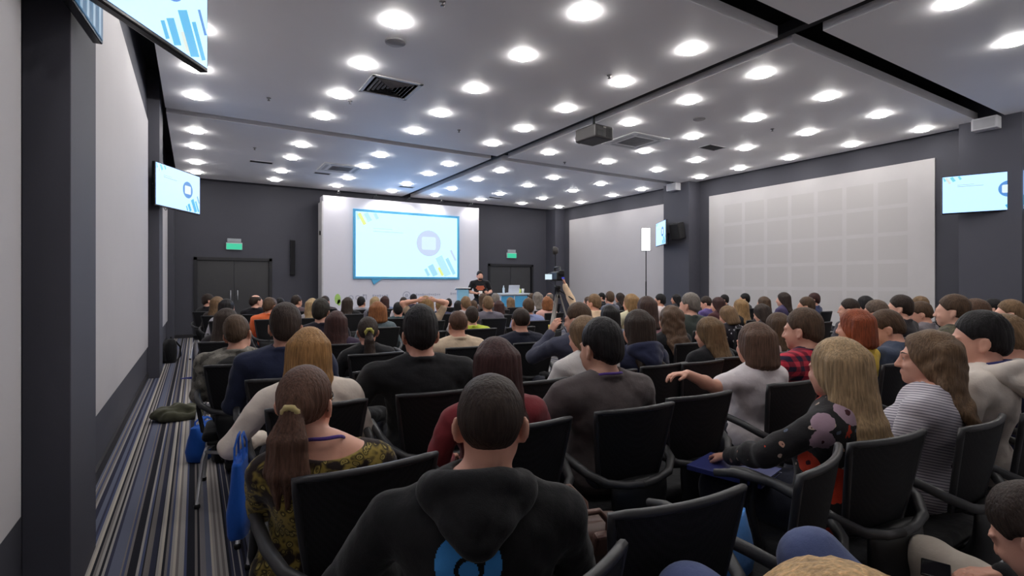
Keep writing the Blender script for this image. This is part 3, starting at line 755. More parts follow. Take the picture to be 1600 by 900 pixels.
        for a in cv:
            for ax in range(3):
                if a[ax]: continue
                b = list(a); b[ax] = 1; b = tuple(b); va, vb = cv[a], cv[b]
                w = (va < 0) != (vb < 0); t = np.where(w, va/np.where(w, va-vb, 1), 0)
                for j in range(3): acc[:, j] += np.where(w, a[j]+(t if j == ax else 0), 0)
                cnt += w
        V = s.lo+(ids+acc/cnt[:, None])*s.h
        F = []
        for ax in range(3):
            a1, a2 = (ax+1) % 3, (ax+2) % 3
            A = [slice(None)]*3; B = [slice(None)]*3; A[ax] = slice(0, -1); B[ax] = slice(1, None)
            e = np.argwhere(I[tuple(A)] != I[tuple(B)])
            e = e[(e[:, a1] > 0) & (e[:, a2] > 0) & (e[:, a1] < D.shape[a1]-1) & (e[:, a2] < D.shape[a2]-1)]
            ins = I[e[:, 0], e[:, 1], e[:, 2]]
            def cell(d1, d2):
                q = e.copy(); q[:, a1] -= d1; q[:, a2] -= d2; return idx[q[:, 0], q[:, 1], q[:, 2]]
            f = np.stack([cell(1, 1), cell(0, 1), cell(0, 0), cell(1, 0)], 1)
            f[~ins] = f[~ins][:, ::-1]; F.append(f)
        F = np.concatenate(F)
        F = F[(F >= 0).all(1)]
        for _ in range(smooth):
            S = np.zeros_like(V); n = np.zeros(len(V), f32)
            for i in range(4):
                for j in ((i+1) % 4, (i-1) % 4):
                    S += np.stack([np.bincount(F[:, i], V[F[:, j], k], len(V)) for k in range(3)], 1).astype(f32); n += np.bincount(F[:, i], minlength=len(V))
            V = V*.5+.5*S/np.maximum(n, 1)[:, None]
        return V, F
def to_mesh(name, VF, mat):
    V, F = VF; me = bpy.data.meshes.new(name)
    me.vertices.add(len(V)); me.vertices.foreach_set('co', np.ascontiguousarray(V, f32).ravel())
    me.loops.add(len(F)*4); me.loops.foreach_set('vertex_index', np.ascontiguousarray(F, np.int32).ravel())
    me.polygons.add(len(F)); me.polygons.foreach_set('loop_start', np.arange(0, len(F)*4, 4, dtype=np.int32))
    me.polygons.foreach_set('use_smooth', np.ones(len(F), bool))
    me.update(calc_edges=True); me.materials.append(mat); return me
def rot_m(yaw, pitch, roll):   # yaw + = turn to own left, pitch + = look down, roll + = tilt to own right
    return np.array(Matrix.Rotation(R_(yaw), 3, 'Z') @ Matrix.Rotation(R_(-pitch), 3, 'X') @ Matrix.Rotation(R_(roll), 3, 'Y'), f32)
SIT = dict(sw=.20, b=1.0, P=(0, 0, .54), N=(0, -.05, .975), hip=.095, knee=[(-.13, .43, .52), (.13, .43, .52)], ankle=[(-.13, .40, .09), (.13, .40, .09)], toe=[(-.14, .57, .04), (.14, .57, .04)],
           elbow=[(-.27, .01, .68), (.27, .01, .68)], wrist=[(-.13, .27, .645), (.13, .27, .645)], hand=[((.5, .8, -.1), (0, -.2, -1)), ((-.5, .8, -.1), (0, -.2, -1))],
           curl=[.6, .6], yaw=0, pitch=0, roll=0, sex='m', sleeve='long', hood=False, collar=True, fat=0., jaw=1.0, drop=0., hoff=(0, 0, 0), scoop=False)
def V3(*a): return np.array(a, f32)
def skeleton(sp):
    s = dict(SIT); s.update(sp)
    for k in ('P', 'N'): s[k] = V3(*s[k])
    for k in ('knee', 'ankle', 'toe', 'elbow', 'wrist'): s[k] = [V3(*p) for p in s[k]]
    s['S'] = [s['N']+V3(sg*s['sw'], .012, -.06-s['drop']) for sg in (-1, 1)]
    s['R'] = rot_m(s['yaw'], s['pitch'], s['roll'])
    s['H'] = s['N']+V3(0, .03+.0012*s['pitch'], .13-.0006*abs(s['pitch']))+V3(*s['hoff'])
    s['Hd'] = s['P']+V3(0, 0, .0)
    return s
def torso(F, s, o, k=.03, neck=False):
    P, N, b = s['P'], s['N'], s['b']; v = N-P; fem = s['sex'] == 'f'; sw = s['sw']
    F.el(P+V3(0, -.005, .01), ((.172 if fem else .165)*b+o, .125*b+o, .125+o), None, k)
    F.el(P+v*.36+V3(0, .02+.03*s['fat'], .0), ((.128 if fem else .145)*b+o, (.105+.05*s['fat'])*b+o, .16+o), None, k)
    F.el(P+v*.68+V3(0, .0, 0), ((.146 if fem else .165)*(b*.6+.4)+o, .112*(b*.6+.4)+o, .17+o), None, k)
    if fem:
        for sg in (-1, 1): F.el(P+v*.63+V3(sg*.07, .095, 0), (.065+o, .05+o, .065+o), None, .03)
    F.rc(N+V3(-sw+.05, .0, -.075-s['drop']*.8), N+V3(sw-.05, .0, -.075-s['drop']*.8), .058+o, .058+o, .04)
    for i, sg in enumerate((-1, 1)):
        F.rc(N+V3(sg*.02, -.005, -.005), s['S'][i]+V3(-sg*.03, -.01, .012), .046+o, .042+o, .035)
def arms(F, s, o, frac=1.0, k=.022):
    g = (1.0 if s['sex'] == 'm' else .86)*(.7+.3*s['b'])
    for i in (0, 1):
        S, E, W = s['S'][i], s['elbow'][i], s['wrist'][i]
        if frac >= 1:
            F.rc(S, E, .054*g+o, .042*g+o, k); m = E+(W-E)*.35
            F.rc(E, m, .041*g+o, .041*g+o, k); F.rc(m, E+(W-E)*min(1, frac-1+.96 if frac > 1 else .96), .041*g+o, .029*g+o, k)
        else:
            F.rc(S, S+(E-S)*frac, .054*g+o, (.054-.012*frac)*g+o*1.3, k)
def legs(F, s, o, k=.025, end=1.0):
    for i, sg in enumerate((-1, 1)):
        h = s['P']+V3(sg*s['hip'], .03, -.01); K, A = s['knee'][i], s['ankle'][i]; b = s['b']
        F.rc(h, K, .088*b+o, .062+o, k); m = K+(A-K)*.3+V3(0, -.01, 0)
        F.rc(K, m, .06+o, .058+o, k); F.rc(m, K+(A-K)*end, .058+o, .04+o*1.6, k)
def hand(F, s, i):
    W = s['wrist'][i]; d, n = s['hand'][i]; d = V3(*d); d /= np.linalg.norm(d); n = V3(*n); n -= d*(n@d); n /= np.linalg.norm(n)
    side = np.cross(d, n)*(1 if i == 0 else -1)      # towards the thumb side
    g = .95 if s['sex'] == 'm' else .86; cu = s['curl'][i]
    pal = W+d*.085*g
    for j, (off, ln) in enumerate(((.032, .078), (.011, .088), (-.010, .082), (-.030, .064))):
        kn = W+d*(.088-.006*abs(j-1))*g+side*off*g
        F.rc(W+d*.012+side*off*.5*g, kn, .0135*g, .0115*g, .010)
        p = kn; ang = cu*.5; L = ln*g
        for q_, (fr, r0, r1) in enumerate(((.45, .0098, .0092), (.3, .0092, .0085), (.25, .0085, .0072))):
            dd = d*math.cos(ang)+n*math.sin(ang); e = p+dd*L*fr
            F.rc(p, e, r0*g, r1*g, .003); p = e; ang += cu*.75
    t0 = W+d*.022*g+side*.022*g; t1 = W+d*.058*g+side*.05*g+n*.018*g; t2 = W+d*.092*g+side*.052*g+n*.032*g
    F.rc(t0, t1, .0165*g, .0125*g, .010); F.rc(t1, t2, .0115*g, .0095*g, .003)
def head(F, s):
    H, R = s['H'], s['R']; fem = s['sex'] == 'f'; g = .965 if fem else 1.0
    def h(x, y, z): return H+R@V3(x*g, y*g, z*g)
    def el(c, r, k=.02, neg=False): F.el(h(*c), tuple(q*g for q in r), R, k, neg)
    el((0, -.014, .034), (.075, .097, .088), .02)
    el((0, .03, -.015), (.064, .066, .088), .03)
    el((0, .044, -.072), (.050*s['jaw'], .047, .038), .025)
    el((0, .070, -.094), (.022, .020, .018), .02)
    for sg in (-1, 1):
        el((sg*.045, .03, -.045), (.024, .045, .045), .02)
        el((sg*.031, .098, .006), (.019, .016, .013), .012, True)
        el((sg*.031, .083, .005), (.0145, .0135, .0125), .004)
        F.rc(h(sg*.012, .095, .026), h(sg*.05, .083, .024), .009*g, .007*g, .012)
        el((sg*.036, .078, -.028), (.022, .016, .018), .016)
        F.el(h(sg*.084, -.014, -.006), (.009*g, .022*g, .035*g), R@rot_m(sg*26, -12, 0), .006)
        F.el(h(sg*.090, -.008, -.004), (.006*g, .011*g, .018*g), R@rot_m(sg*26, -12, 0), .005, True)
        el((sg*.079, -.004, -.034), (.009, .011, .012), .006)
    F.rc(h(0, .093, .018), h(0, .113, -.03), .0085*g, .0135*g, .012)
    for sg in (-1, 1): el((sg*.012, .104, -.033), (.009, .010, .008), .008)
    el((0, .092, -.056), (.021, .013, .006), .006); el((0, .089, -.067), (.018, .013, .006), .006)
    F.rc(s['N']+V3(0, -.008, -.05), h(0, -.022, -.06), (.052 if fem else .063), (.045 if fem else .054), .03)
    F.rc(s['N']+V3(0, .0, -.03), h(0, .02, -.075), (.04 if fem else .05), (.035 if fem else .042), .02)
def bounds(s, pad):
    pts = np.array([s['P']-.2, s['P']+.2, s['H']-.15, s['H']+V3(.15, .15, .16)]+s['S']+s['elbow']+s['wrist']+s['knee']+s['ankle']+s['toe']+[w+V3(*d)/np.linalg.norm(d)*.2 for w, (d, n) in zip(s['wrist'], s['hand'])])
    lo = pts.min(0)-pad; lo[2] = max(lo[2], -.03); return lo, pts.max(0)+pad
def build_geo(sp, h=.012, hb=None):
    """returns dict of (V,F) for body, top, trousers, shoes, optional hood + skeleton"""
    s = skeleton(sp); lo, hi = bounds(s, .1); out = {'s': s}
    F = Field(lo, hi, hb or h); torso(F, s, 0); arms(F, s, 0); legs(F, s, 0)
    for i in (0, 1):
        F.rc(s['ankle'][i]-V3(0, .01, .03), s['toe'][i], .038, .03, .02)
        hand(F, s, i)
    head(F, s); out['body'] = F.mesh()
    fr = {'long': 1.0, 'short': .62, 'half': .92}[s['sleeve']]
    tl = lo.copy(); tl[2] = .44 if s['P'][2] < .7 else .8
    F = Field(tl, hi-V3(0, 0, .12), h); torso(F, s, .014); arms(F, s, .012, fr)
    F.wrinkle(.0035, 26, s['sw']*10+s['yaw']*.1); F.wrinkle(.002, 55, 1+s['b'])
    Nn = s['N']; F.rc(Nn+V3(0, -.012, .058), Nn+V3(0, .01, .25), .064 if s['sex'] == 'm' else .058, .075, .006, True)
    if s['scoop']: F.el(Nn+V3(.02, -.015, .015), (.12, .12, .056), None, .012, True)
    elif s['collar']: F.tor(Nn+V3(0, -.006, .006), (.067, .071) if s['sex'] == 'm' else (.062, .066), .014, rot_m(0, 16, 0))
    F.plane((0, 0, -1), -(s['P'][2]-.065)); out['top'] = F.mesh()
    tl2 = lo.copy(); th = hi.copy(); th[2] = max(s['P'][2], s['knee'][0][2], s['knee'][1][2])+.17
    F = Field(tl2, th, h); F.el(s['P'], (.172*s['b']+.006, .13*s['b']+.006, .115), None, .03); legs(F, s, .011)
    F.wrinkle(.003, 30, 2.); F.plane((0, 0, -1), -.055); out['trousers'] = F.mesh()
    for i in (0, 1):
        a, t_ = s['ankle'][i], s['toe'][i]
        F = Field(np.minimum(a, t_)-.1, np.maximum(a, t_)+.1, h); F.rc(V3(a[0], a[1]-.015, min(a[2], .09)-.045), t_+V3(0, .01, .002), .044, .042, .02); F.rc(a, a-V3(0, 0, .05), .046, .05, .02)
        F.plane((0, 0, -1), -(min(a[2], t_[2])-.085 if a[2] > .3 else .004)); F.plane((0, 0, 1), a[2]+.025); out['shoe%d' % i] = F.mesh()
    if s['hood']:
        F = Field(Nn-V3(.22, .26, .3), Nn+V3(.22, .16, .16), h)
        F.tor(Nn+V3(0, -.035, .012), (.098, .085), .030, rot_m(0, 20, 0), .02)
        for sg in (-1, 1): F.rc(Nn+V3(sg*.115, -.06, -.005), Nn+V3(sg*.018, -.150, -.066), .030, .032, .035)
        F.el(Nn+V3(0, -.125, -.03), (.08, .045, .06), rot_m(0, 8, 0), .03)
        F.rc(Nn+V3(0, -.13, -.015), Nn+V3(0, -.150, -.07), .036, .034, .03)
        for sg in (-1, 1): F.rc(Nn+V3(sg*.075, -.150, .01), Nn+V3(sg*.012, -.196, -.06), .009, .007, .018, True)
        F.el(Nn+V3(0, .005, .06), (.082, .085, .085), None, .012, True)
        F.wrinkle(.003, 40, 3.); F.plane((0, 1, 0), Nn[1]+.045); out['hood'] = F.mesh()
    return out
def hair_geo(style, h=.007, sd=0.):
    """hair in head space (origin at ear level, +y forward)"""
    lo, hi = V3(-.16, -.30, -.46), V3(.16, .15, .19)
    if style in ('short', 'crop', 'bald', 'quiff', 'up'): lo, hi = V3(-.14, -.16, -.16), V3(.14, .15, .2)
    F = Field(lo, hi, h); c = (0, -.014, .036)
    def cap(o, top=0.): F.el((0, -.016, .036+top*.4), (.077+o, .098+o, .089+o+top), None, .01)
    def face(c_=.016, n=(0, .75, -.66)): F.plane(n, c_)
    if style in ('short', 'crop', 'bald', 'quiff'):
        cap({'short': .009, 'crop': .006, 'bald': .005, 'quiff': .012}[style], {'short': .014, 'crop': .002, 'bald': 0, 'quiff': .02}[style])
        if style != 'crop': F.el((0, -.085, -.005), (.062, .034, .062), None, .02)
        if style == 'quiff': F.el((0, .055, .118), (.05, .045, .022), None, .02)
        F.strand(.0014 if style != 'crop' else .0005, 24, sd); F.wrinkle(.0012, 60, sd)
        face(.012)
        F.plane((0, .25, -1), .064)
        for sg in (-1, 1): F.el((sg*.088, .002, -.014), (.036, .036, .042), None, .006, True)
        if style == 'bald': F.el((0, -.01, .14), (.075, .1, .07), None, .01, True)
    elif style in ('bob', 'mid', 'long', 'wavy', 'half'):
        cap(.014, .008)
        L = {'bob': -.125, 'mid': -.19, 'long': -.33, 'wavy': -.30, 'half': -.26}[style]
        w = 1.25 if style == 'wavy' else (1.15 if style == 'bob' else 1.0)
        F.el((0, -.02, -.02), (.094*min(w, 1.12), .105, .115), None, .02)
        n = 9
        for i in range(n):
            u = -1+2*i/(n-1); x = u*.082*w; y0 = -.095*math.sqrt(max(0, 1-(u*.92)**2))-.012
            p0 = V3(x*.86, y0*.82, .055); p1 = V3(x*1.02, y0*1.02, -.10); F.rc(p0, p1, .032, .03, .032)
            if L < -.15:
                m = max(L, -.20); p2 = V3(x*1.08, min(y0*.6-.075, -.10), m); F.rc(p1, p2, .03, .026*w, .018)
                if L < -.21:
                    p3 = V3(x*1.08, -.172-.02*(1-abs(u)), L-.03*math.sin(i*2.1+sd)); F.rc(p2, p3, .026*w, .016*w, .016)
        (F.wrinkle(.0055, 45, sd) if style == 'wavy' else F.strand(.0017, 19, sd))
        F.el((0, .115, -.045), (.073, .085, .115), None, .01, True)
        F.plane((0, .8, -.6), .052)
        F.rc((0, .0, -.08), (0, .0, -.4), .058, .075, .01, True)
        F.plane((0, 0, -1), -L+.03)
    elif style in ('pony', 'fullpony', 'up'):
        cap(.009, .004); F.el((0, -.10, .015), (.05, .035, .05), None, .03); F.strand(.0012, 30, sd)
        face(.022, (0, .78, -.62)); F.plane((0, .35, -1), .068)
        for sg in (-1, 1): F.el((sg*.088, .0, -.018), (.026, .026, .036), None, .004, True)
        if style == 'fullpony':
            G = Field(lo, hi, h)
            for i in range(9):
                u = -1+i/4; yy = .03*math.sin(i*2.3)
                G.rc((u*.012, -.128, .012), (u*.038, -.155+yy*.5, -.07), .018, .024, .012); G.rc((u*.038, -.155+yy*.5, -.07), (u*.05, -.155+yy, -.17), .024, .024, .012); G.rc((u*.05, -.155+yy, -.17), (u*.04, -.15+yy, -.235-.02*(i % 3)), .024, .008, .012)
            G.strand(.002, 40, 1.); F.D = np.minimum(F.D, G.D)
        elif style == 'pony':
            G = Field(lo, hi, h)
            for dx, dy, r in ((0, 0, .03), (.018, -.008, .022), (-.018, .006, .022), (.006, -.016, .02)):
                G.rc((dx*.4, -.128, .012), (dx, -.165+dy, -.06), .017, r, .012); G.rc((dx, -.165+dy, -.06), (dx*1.6, -.185+dy, -.2), r, r*1.15, .012); G.rc((dx*1.6, -.185+dy, -.2), (dx, -.195+dy, -.33), r*1.1, r*.35, .012)
            G.wrinkle(.003, 70, sd); F.D = np.minimum(F.D, G.D)
        else: F.el((0, -.13, .05), (.042, .036, .04), None, .01)
    return F.mesh()
HAIRM = {}
def hair_mesh(style, c, h, sd=0.):
    k = (style, h, round(sd, 1))
    if k not in HAIRM: HAIRM[k] = to_mesh('hair', hair_geo(style, h, sd), hairmat(c))
    return HAIRM[k]
def slotmat(o, m):
    o.material_slots[0].link = 'OBJECT'; o.material_slots[0].material = m
TOPN = {'long': 'sweater', 'short': 'tshirt', 'half': 'blouse'}
def place_person(geo, head_xy, ztop, rz, hair, hairc, topc, label, group='seated audience', pat=None, skin=(212, 160, 138), trousers=(40, 42, 56), shoes=(28, 28, 30), top_name=None, hh=.009, sd=0., cat='person', smin=.9):
    s = geo['s']; me = geo.setdefault('me', {})
    def mesh(k, nm, m):
        if k not in me: me[k] = to_mesh(nm, geo[k], m)
        return me[k]
    hz = float(s['H'][2]+.123*(.965 if s['sex'] == 'f' else 1)+.012); sc_ = ztop/hz
    R = Matrix.Rotation(rz, 3, 'Z'); off = R @ (Vector((float(s['H'][0]), float(s['H'][1]), 0))*sc_)
    o = link('person', mesh('body', 'person', skinmat()), None, (head_xy[0]-off.x, head_xy[1]-off.y, 0), (0, 0, rz)); o.scale = (sc_,)*3
    slotmat(o, skinmat(skin)); tag(o, label, cat, group)
    def part(k, nm, m):
        q = link(nm, mesh(k, nm, m), o); slotmat(q, m); return q
    tn = top_name or TOPN[s['sleeve']]
    tp = part('top', tn, cloth(topc, pat)); part('trousers', 'trousers', cloth(trousers))
    for i in (0, 1): part('shoe%d' % i, 'shoe', M('shoe_leather', shoes, .5))
    if 'hood' in geo: part('hood', 'hood', cloth(topc, pat))
    if hair:
        q = link('hair', hair_mesh(hair, hairc, hh, sd), o); slotmat(q, hairmat(hairc))
        g = .965 if s['sex'] == 'f' else 1.0
        mt = Matrix(s['R'].tolist()).to_4x4(); mt.translation = Vector(s['H'].tolist()); q.matrix_local = mt @ Matrix.Scale(g, 4)
    return o
def head_child(o, geo, name, mb, mats):
    s = geo['s']; q = mb.build(name, mats, o); mt = Matrix(s['R'].tolist()).to_4x4(); mt.translation = Vector(s['H'].tolist()); q.matrix_local = mt; return q
def eyes(o, geo):
    for sg in (-1, 1):
        q = MB(); rt = Matrix.Rotation(R_(-90), 3, 'X')
        q.lathe([(.0125*math.sin(math.pi*k/10)+1e-4, -.0125*math.cos(math.pi*k/10)) for k in range(11)], (sg*.030, .0795, .005), 14, 0, rt)
        q.lathe([(.0058, .0118), (.004, .0126), (.0001, .0129)], (sg*.030, .0795, .005), 12, 1, rt)
        head_child(o, geo, 'eye', q, [M('eye_white', (225, 220, 215), .2), M('iris_dark', (45, 32, 26), .2)])
    q = MB()
    for sg in (-1, 1): q.tube([(sg*.014, .099, .027), (sg*.032, .095, .032), (sg*.05, .080, .028)], [.002, .003, .0015], 6)
    head_child(o, geo, 'eyebrows', q, hairmat((60, 45, 35)))
def glasses(o, geo, c=(25, 25, 28)):
    q = MB()
    for sg in (-1, 1):
        q.tube([(sg*.033+.023*math.cos(2*math.pi*k/16), .109, .004+.018*math.sin(2*math.pi*k/16)) for k in range(16)], .0018, 6, closed=True)
        q.tube([(sg*.056, .107, .008), (sg*.076, .05, .01), (sg*.082, -.012, .01), (sg*.081, -.03, -.012)], .0018, 6)
    q.tube([(-.011, .112, .008), (.011, .112, .008)], .0018, 6)
    head_child(o, geo, 'glasses', q, M('glasses_frame', c, .3))
def lanyard(o, geo, c):
    N = geo['s']['N']; q = MB(); P = []
    rx, ry = (.070, .072) if geo['s']['sex'] == 'm' else (.062, .064)
    for k in range(28):
        a = 2*math.pi*k/28; f = (math.sin(a)+1)/2
        P.append((N[0]+rx*math.cos(a)*(1+.25*f), N[1]-.012+ry*math.sin(a)+.06*f*f, N[2]+.036-.15*f*f))
    q.tube(P, .006, 6, closed=True, flat=.6); q.build('lanyard', cloth(c), o)
# ------------------------------------------------------------------ the audience
HC = dict(bk=(30, 27, 28), db=(54, 43, 37), br=(84, 65, 50), lb=(126, 100, 74), bl=(172, 146, 108), au=(138, 88, 54), rd=(140, 70, 42), gy=(124, 116, 108), dr=(66, 42, 40), sb=(150, 118, 80))
def aim(X, Y, tx=5.8, ty=14.5): return math.degrees(math.atan2(tx-X, ty-Y))
def seat_chair(o, desc, dz=0, dx=0, dy=0):
    chair(o.location.x+dx, o.location.y+dy, o.rotation_euler.z*.35+dz+rnd.uniform(-.05, .05), 'chair of person '+desc)
def near(spec, X, Y, z, hair, hc, topc, desc, h=.009, hb=None, ch=True, cdz=0, cdx=0, cdy=0, body_rot=None, cgroup='seated audience', **kw):
    geo = build_geo(spec, h, hb)
    rz = R_(-aim(X, Y)*.45) if body_rot is None else R_(body_rot)
    o = place_person(geo, (X, Y), z, rz, hair, HC[hc] if isinstance(hc, str) else hc, topc, 'person '+desc, pat=kw.pop('pat', None), group=cgroup, **kw)
    if ch: seat_chair(o, desc, cdz, cdx, cdy)
    return o, geo
E1 = [(-.27, .01, .68), (.27, .01, .68)]
# man in the black hoodie, nearest
hoodie, g = near(dict(sw=.205, b=1.2, fat=.3, drop=.03, N=(-.01, -.01, .985), hoff=(.035, 0, 0), hood=True, yaw=-3, elbow=[(-.35, .05, .70), (.25, .08, .70)], wrist=[(-.17, .30, .68), (.13, .33, .68)]), .62, 1.12, 1.215, 'crop', (54, 43, 37), (26, 26, 28),
    'in black hoodie with round blue emblem on the back, nearest the camera', h=.008, hb=.007, body_rot=-27, ch=False, top_name='hoodie', hh=.005)
chair(.48, 1.0, R_(14), 'black mesh-backed chair under the person in black hoodie with blue emblem')
# emblem wrapped onto the back of the hoodie
def emblem(person, top_names, cx, cz, r, mats, fn, name):
    tops = sorted([c for c in person.children if c.name.split('.')[0] in top_names], key=lambda c: top_names.index(c.name.split('.')[0]))
    trees = [BVHTree.FromPolygons([v_.co for v_ in t.data.vertices], [p.vertices[:] for p in t.data.polygons]) for t in tops]
    n = 56; q = MB(); ids = {}
    def hit(x, z):
        ys = [tr.ray_cast(Vector((x, -1, z)), Vector((0, 1, 0)))[0] for tr in trees]
        if ys[0] is None or any(y is not None and y.y < ys[0].y for y in ys[1:]): return None    # the hood lies over it
        return ys[0].y
    for i in range(n+1):
        for j in range(n+1):
            x = cx-r+2*r*i/n; z = cz-r+2*r*j/n
            if (x-cx)**2+(z-cz)**2 <= (r*1.05)**2:
                y = hit(x, z)
                if y is not None: ids[i, j] = len(q.v); q.v.append((x, y-.0035, z))
    for i in range(n):
        for j in range(n):
            k = [(i, j), (i+1, j), (i+1, j+1), (i, j+1)]
            if all(t in ids for t in k):
                u, w = -1+2*(i+.5)/n, -1+2*(j+.5)/n
                m = fn(u, w)
                if m is not None: q.f.append([ids[t] for t in k]); q.mi.append(m); q.sm.append(True)
    return q.build(name, mats, tops[0])
def logo_fn(u, w):
    r = math.hypot(u, w)
    if r > 1: return None
    rr = math.hypot(u-.02, w+.12)
    if .30 < rr < .44: return None
    if abs((u-.02)-.44*.8-(w+.12-.1)*.35) < .075 and -.12 < w < .9 and u > .1: return None
    return 0
emblem(hoodie, ('hoodie', 'hood'), -.03, .850, .075, [cloth((62, 138, 205))], logo_fn, 'emblem')
# woman with low ponytail and gold-patterned dress
pony, g = near(dict(sex='f', sw=.172, b=1.1, N=(.02, -.06, .965), hoff=(-.055, 0, 0), scoop=True, drop=.02, yaw=-20, pitch=-4, roll=2, sleeve='half', elbow=[(-.17, .09, .72), (.27, .02, .68)], wrist=[(-.10, .19, .89), (.13, .27, .645)], hand=[((.35, .0, 1), (.9, .3, 0)), ((-.5, .8, -.1), (0, -.2, -1))]),
    .30, 1.75, 1.175, 'fullpony', (92, 66, 54), (40, 34, 24), 'with long brown ponytail in black and gold patterned dress', h=.008, hb=.006, pat='paisley', trousers=(30, 28, 24), top_name='dress_top', hh=.005, cdx=.09, cdz=.1, body_rot=-9)
q = MB(); q.tube([(.021*math.cos(2*math.pi*k/18), -.133-.008*math.sin(2*math.pi*k/18), .012+.021*math.sin(2*math.pi*k/18)) for k in range(18)], [.0095+.002*math.sin(k*2.4) for k in range(18)], 10, closed=True)
head_child(pony, g, 'hair_tie', q, cloth((176, 160, 112))); lanyard(pony, g, (74, 52, 120)); glasses(pony, g); eyes(pony, g)
# row of near people
o, g = near(dict(sex='m', sw=.205, N=(0, -.05, .975), yaw=8, pitch=4, elbow=[(-.34, .04, .69), (.30, .03, .69)]), 1.63, 1.88, 1.26, 'short', 'bk', (84, 76, 76), 'with thick black hair in charcoal grey long-sleeved shirt with purple lanyard', h=.009, hb=.008, hh=.006, skin=(206, 160, 136)); lanyard(o, g, (82, 58, 128))
o, g = near(dict(sex='f', sw=.185, N=(0, -.05, .965), yaw=-2), 1.07, 1.9, 1.2, 'half', 'dr', (116, 40, 46), 'with dark red-brown hair in maroon top behind the nearest head', h=.01, hh=.006)
o, g = near(dict(sex='f', sw=.18, N=(0, -.05, .965), yaw=3, sleeve='short', elbow=[(-.33, -.03, .88), (.25, .0, .68)], wrist=[(-.56, -.05, .975), (.12, .25, .645)], hand=[((-.97, .10, .02), (-.15, -.1, -1)), ((-.5, .8, -.1), (0, -.2, -1))], curl=[.55, .6]),
    2.78, 1.86, 1.2, 'bob', (98, 74, 60), (222, 214, 216), 'with brown bob in white T-shirt, arm along the empty chair', h=.009, hb=.006, hh=.006, body_rot=-6)
o, g = near(dict(sw=.21, N=(0, -.04, .975), yaw=14, pitch=3, elbow=[(-.28, .05, .68), (.30, .0, .68)]), 3.31, 1.88, 1.265, 'short', 'br', (190, 50, 66), 'with brown hair in red and black plaid shirt', h=.009, hb=.008, hh=.006, pat='plaid', top_name='plaid_shirt', body_rot=-4); eyes(o, g)
o, g = near(dict(sex='f', sw=.19, N=(.01, -.06, .965), yaw=-6, roll=-4, elbow=[(-.30, .08, .79), (.25, .0, .70)], wrist=[(-.20, .31, .70), (.12, .24, .66)], hand=[((.3, .9, -.2), (0, -.2, -1)), ((-.5, .8, -.1), (0, -.2, -1))]), 2.18, 1.1, 1.21, 'long', (176, 148, 112), (38, 36, 38),
    'with long straight blonde hair in black floral blouse', h=.008, hb=.008, pat='floral', top_name='floral_blouse', hh=.005, body_rot=2, cdx=-.09, cdz=-.12)
o, g = near(dict(sex='f', sw=.18, N=(0, -.055, .965), hoff=(.06, 0, 0), yaw=20, pitch=-2), 2.78, 1.02, 1.22, 'wavy', (112, 88, 66), (198, 192, 198), 'with long wavy light brown hair in thin-striped grey sweater', h=.009, hb=.007, pat='stripes', hh=.006, body_rot=8, cdx=-.13); eyes(o, g)
o, g = near(dict(sw=.205, N=(0, -.04, .975), hoff=(.04, 0, 0), yaw=16, pitch=4, hood=True), 3.3, 1.0, 1.285, 'short', 'bk', (206, 196, 186), 'with black hair in cream hooded sweatshirt with navy collar', h=.009, hb=.007, top_name='hooded_sweatshirt', hh=.006, body_rot=6, cdx=-.2); eyes(o, g)
N_ = g['s']['N']; q = MB(); q.tube([(N_[0]+.07*math.cos(2*math.pi*k/24), N_[1]-.006+.073*math.sin(2*math.pi*k/24), N_[2]+.03-.02*math.sin(2*math.pi*k/24)) for k in range(24)], .013, 8, closed=True); q.build('shirt_collar', cloth((40, 42, 92)), o)
o, g = near(dict(sw=.215, N=(0, -.02, .965), yaw=10, pitch=16), 3.78, 1.04, 1.25, 'short', 'lb', (48, 50, 76), 'with light brown hair in navy sweater at the right edge', h=.01, hh=.006, body_rot=5); eyes(o, g)
o, g = near(dict(sex='f', sw=.19, N=(0, -.05, .965), yaw=-14, elbow=[(-.34, -.02, .70), (.27, .02, .68)], wrist=[(-.20, .24, .66), (.12, .27, .65)]), .47, 2.64, 1.215, 'long', (158, 118, 74), (216, 204, 192), 'with long straight ginger-blonde hair in cream sweater', h=.009, hb=.008, hh=.006, body_rot=-4)
o, g = near(dict(sw=.23, b=1.15, fat=.2, N=(-.02, -.03, .975), yaw=-3, pitch=3, elbow=[(-.39, .02, .70), (.36, .02, .70)], wrist=[(-.18, .26, .66), (.16, .28, .66)]), 1.03, 2.64, 1.295, 'quiff', 'bk', (25, 25, 28), 'broad-shouldered with black hair in plain black sweater', h=.009, hb=.008, hh=.006); glasses(o, g)
o, g = near(dict(sw=.205, yaw=-3), .47, 3.4, 1.305, 'short', (58, 46, 40), (36, 42, 66), 'with thick dark brown hair in navy sweater near the aisle', h=.01, hh=.007)
o, g = near(dict(sw=.205, N=(-.03, -.02, .97), yaw=-6, pitch=14, roll=-10), .26, 4.16, 1.2, 'short', 'br', (128, 124, 116), 'with cropped brown hair in mottled grey jacket on the aisle', h=.01, hh=.007, pat='camo', top_name='jacket')
q = MB(); P = []
for k, (z, hw, y, th) in enumerate(((.66, .14, -.20, .06), (.74, .155, -.215, .06), (.86, .15, -.195, .06), (.93, .12, -.155, .055), (.96, .06, -.12, .03))):
    P.append([(hw*math.copysign(abs(math.cos(2*math.pi*i/24))**.6, math.cos(2*math.pi*i/24)), y+th*math.sin(2*math.pi*i/24), z) for i in range(24)])
q.loft(P); q.build('vest_back', cloth((20, 20, 22)), o)
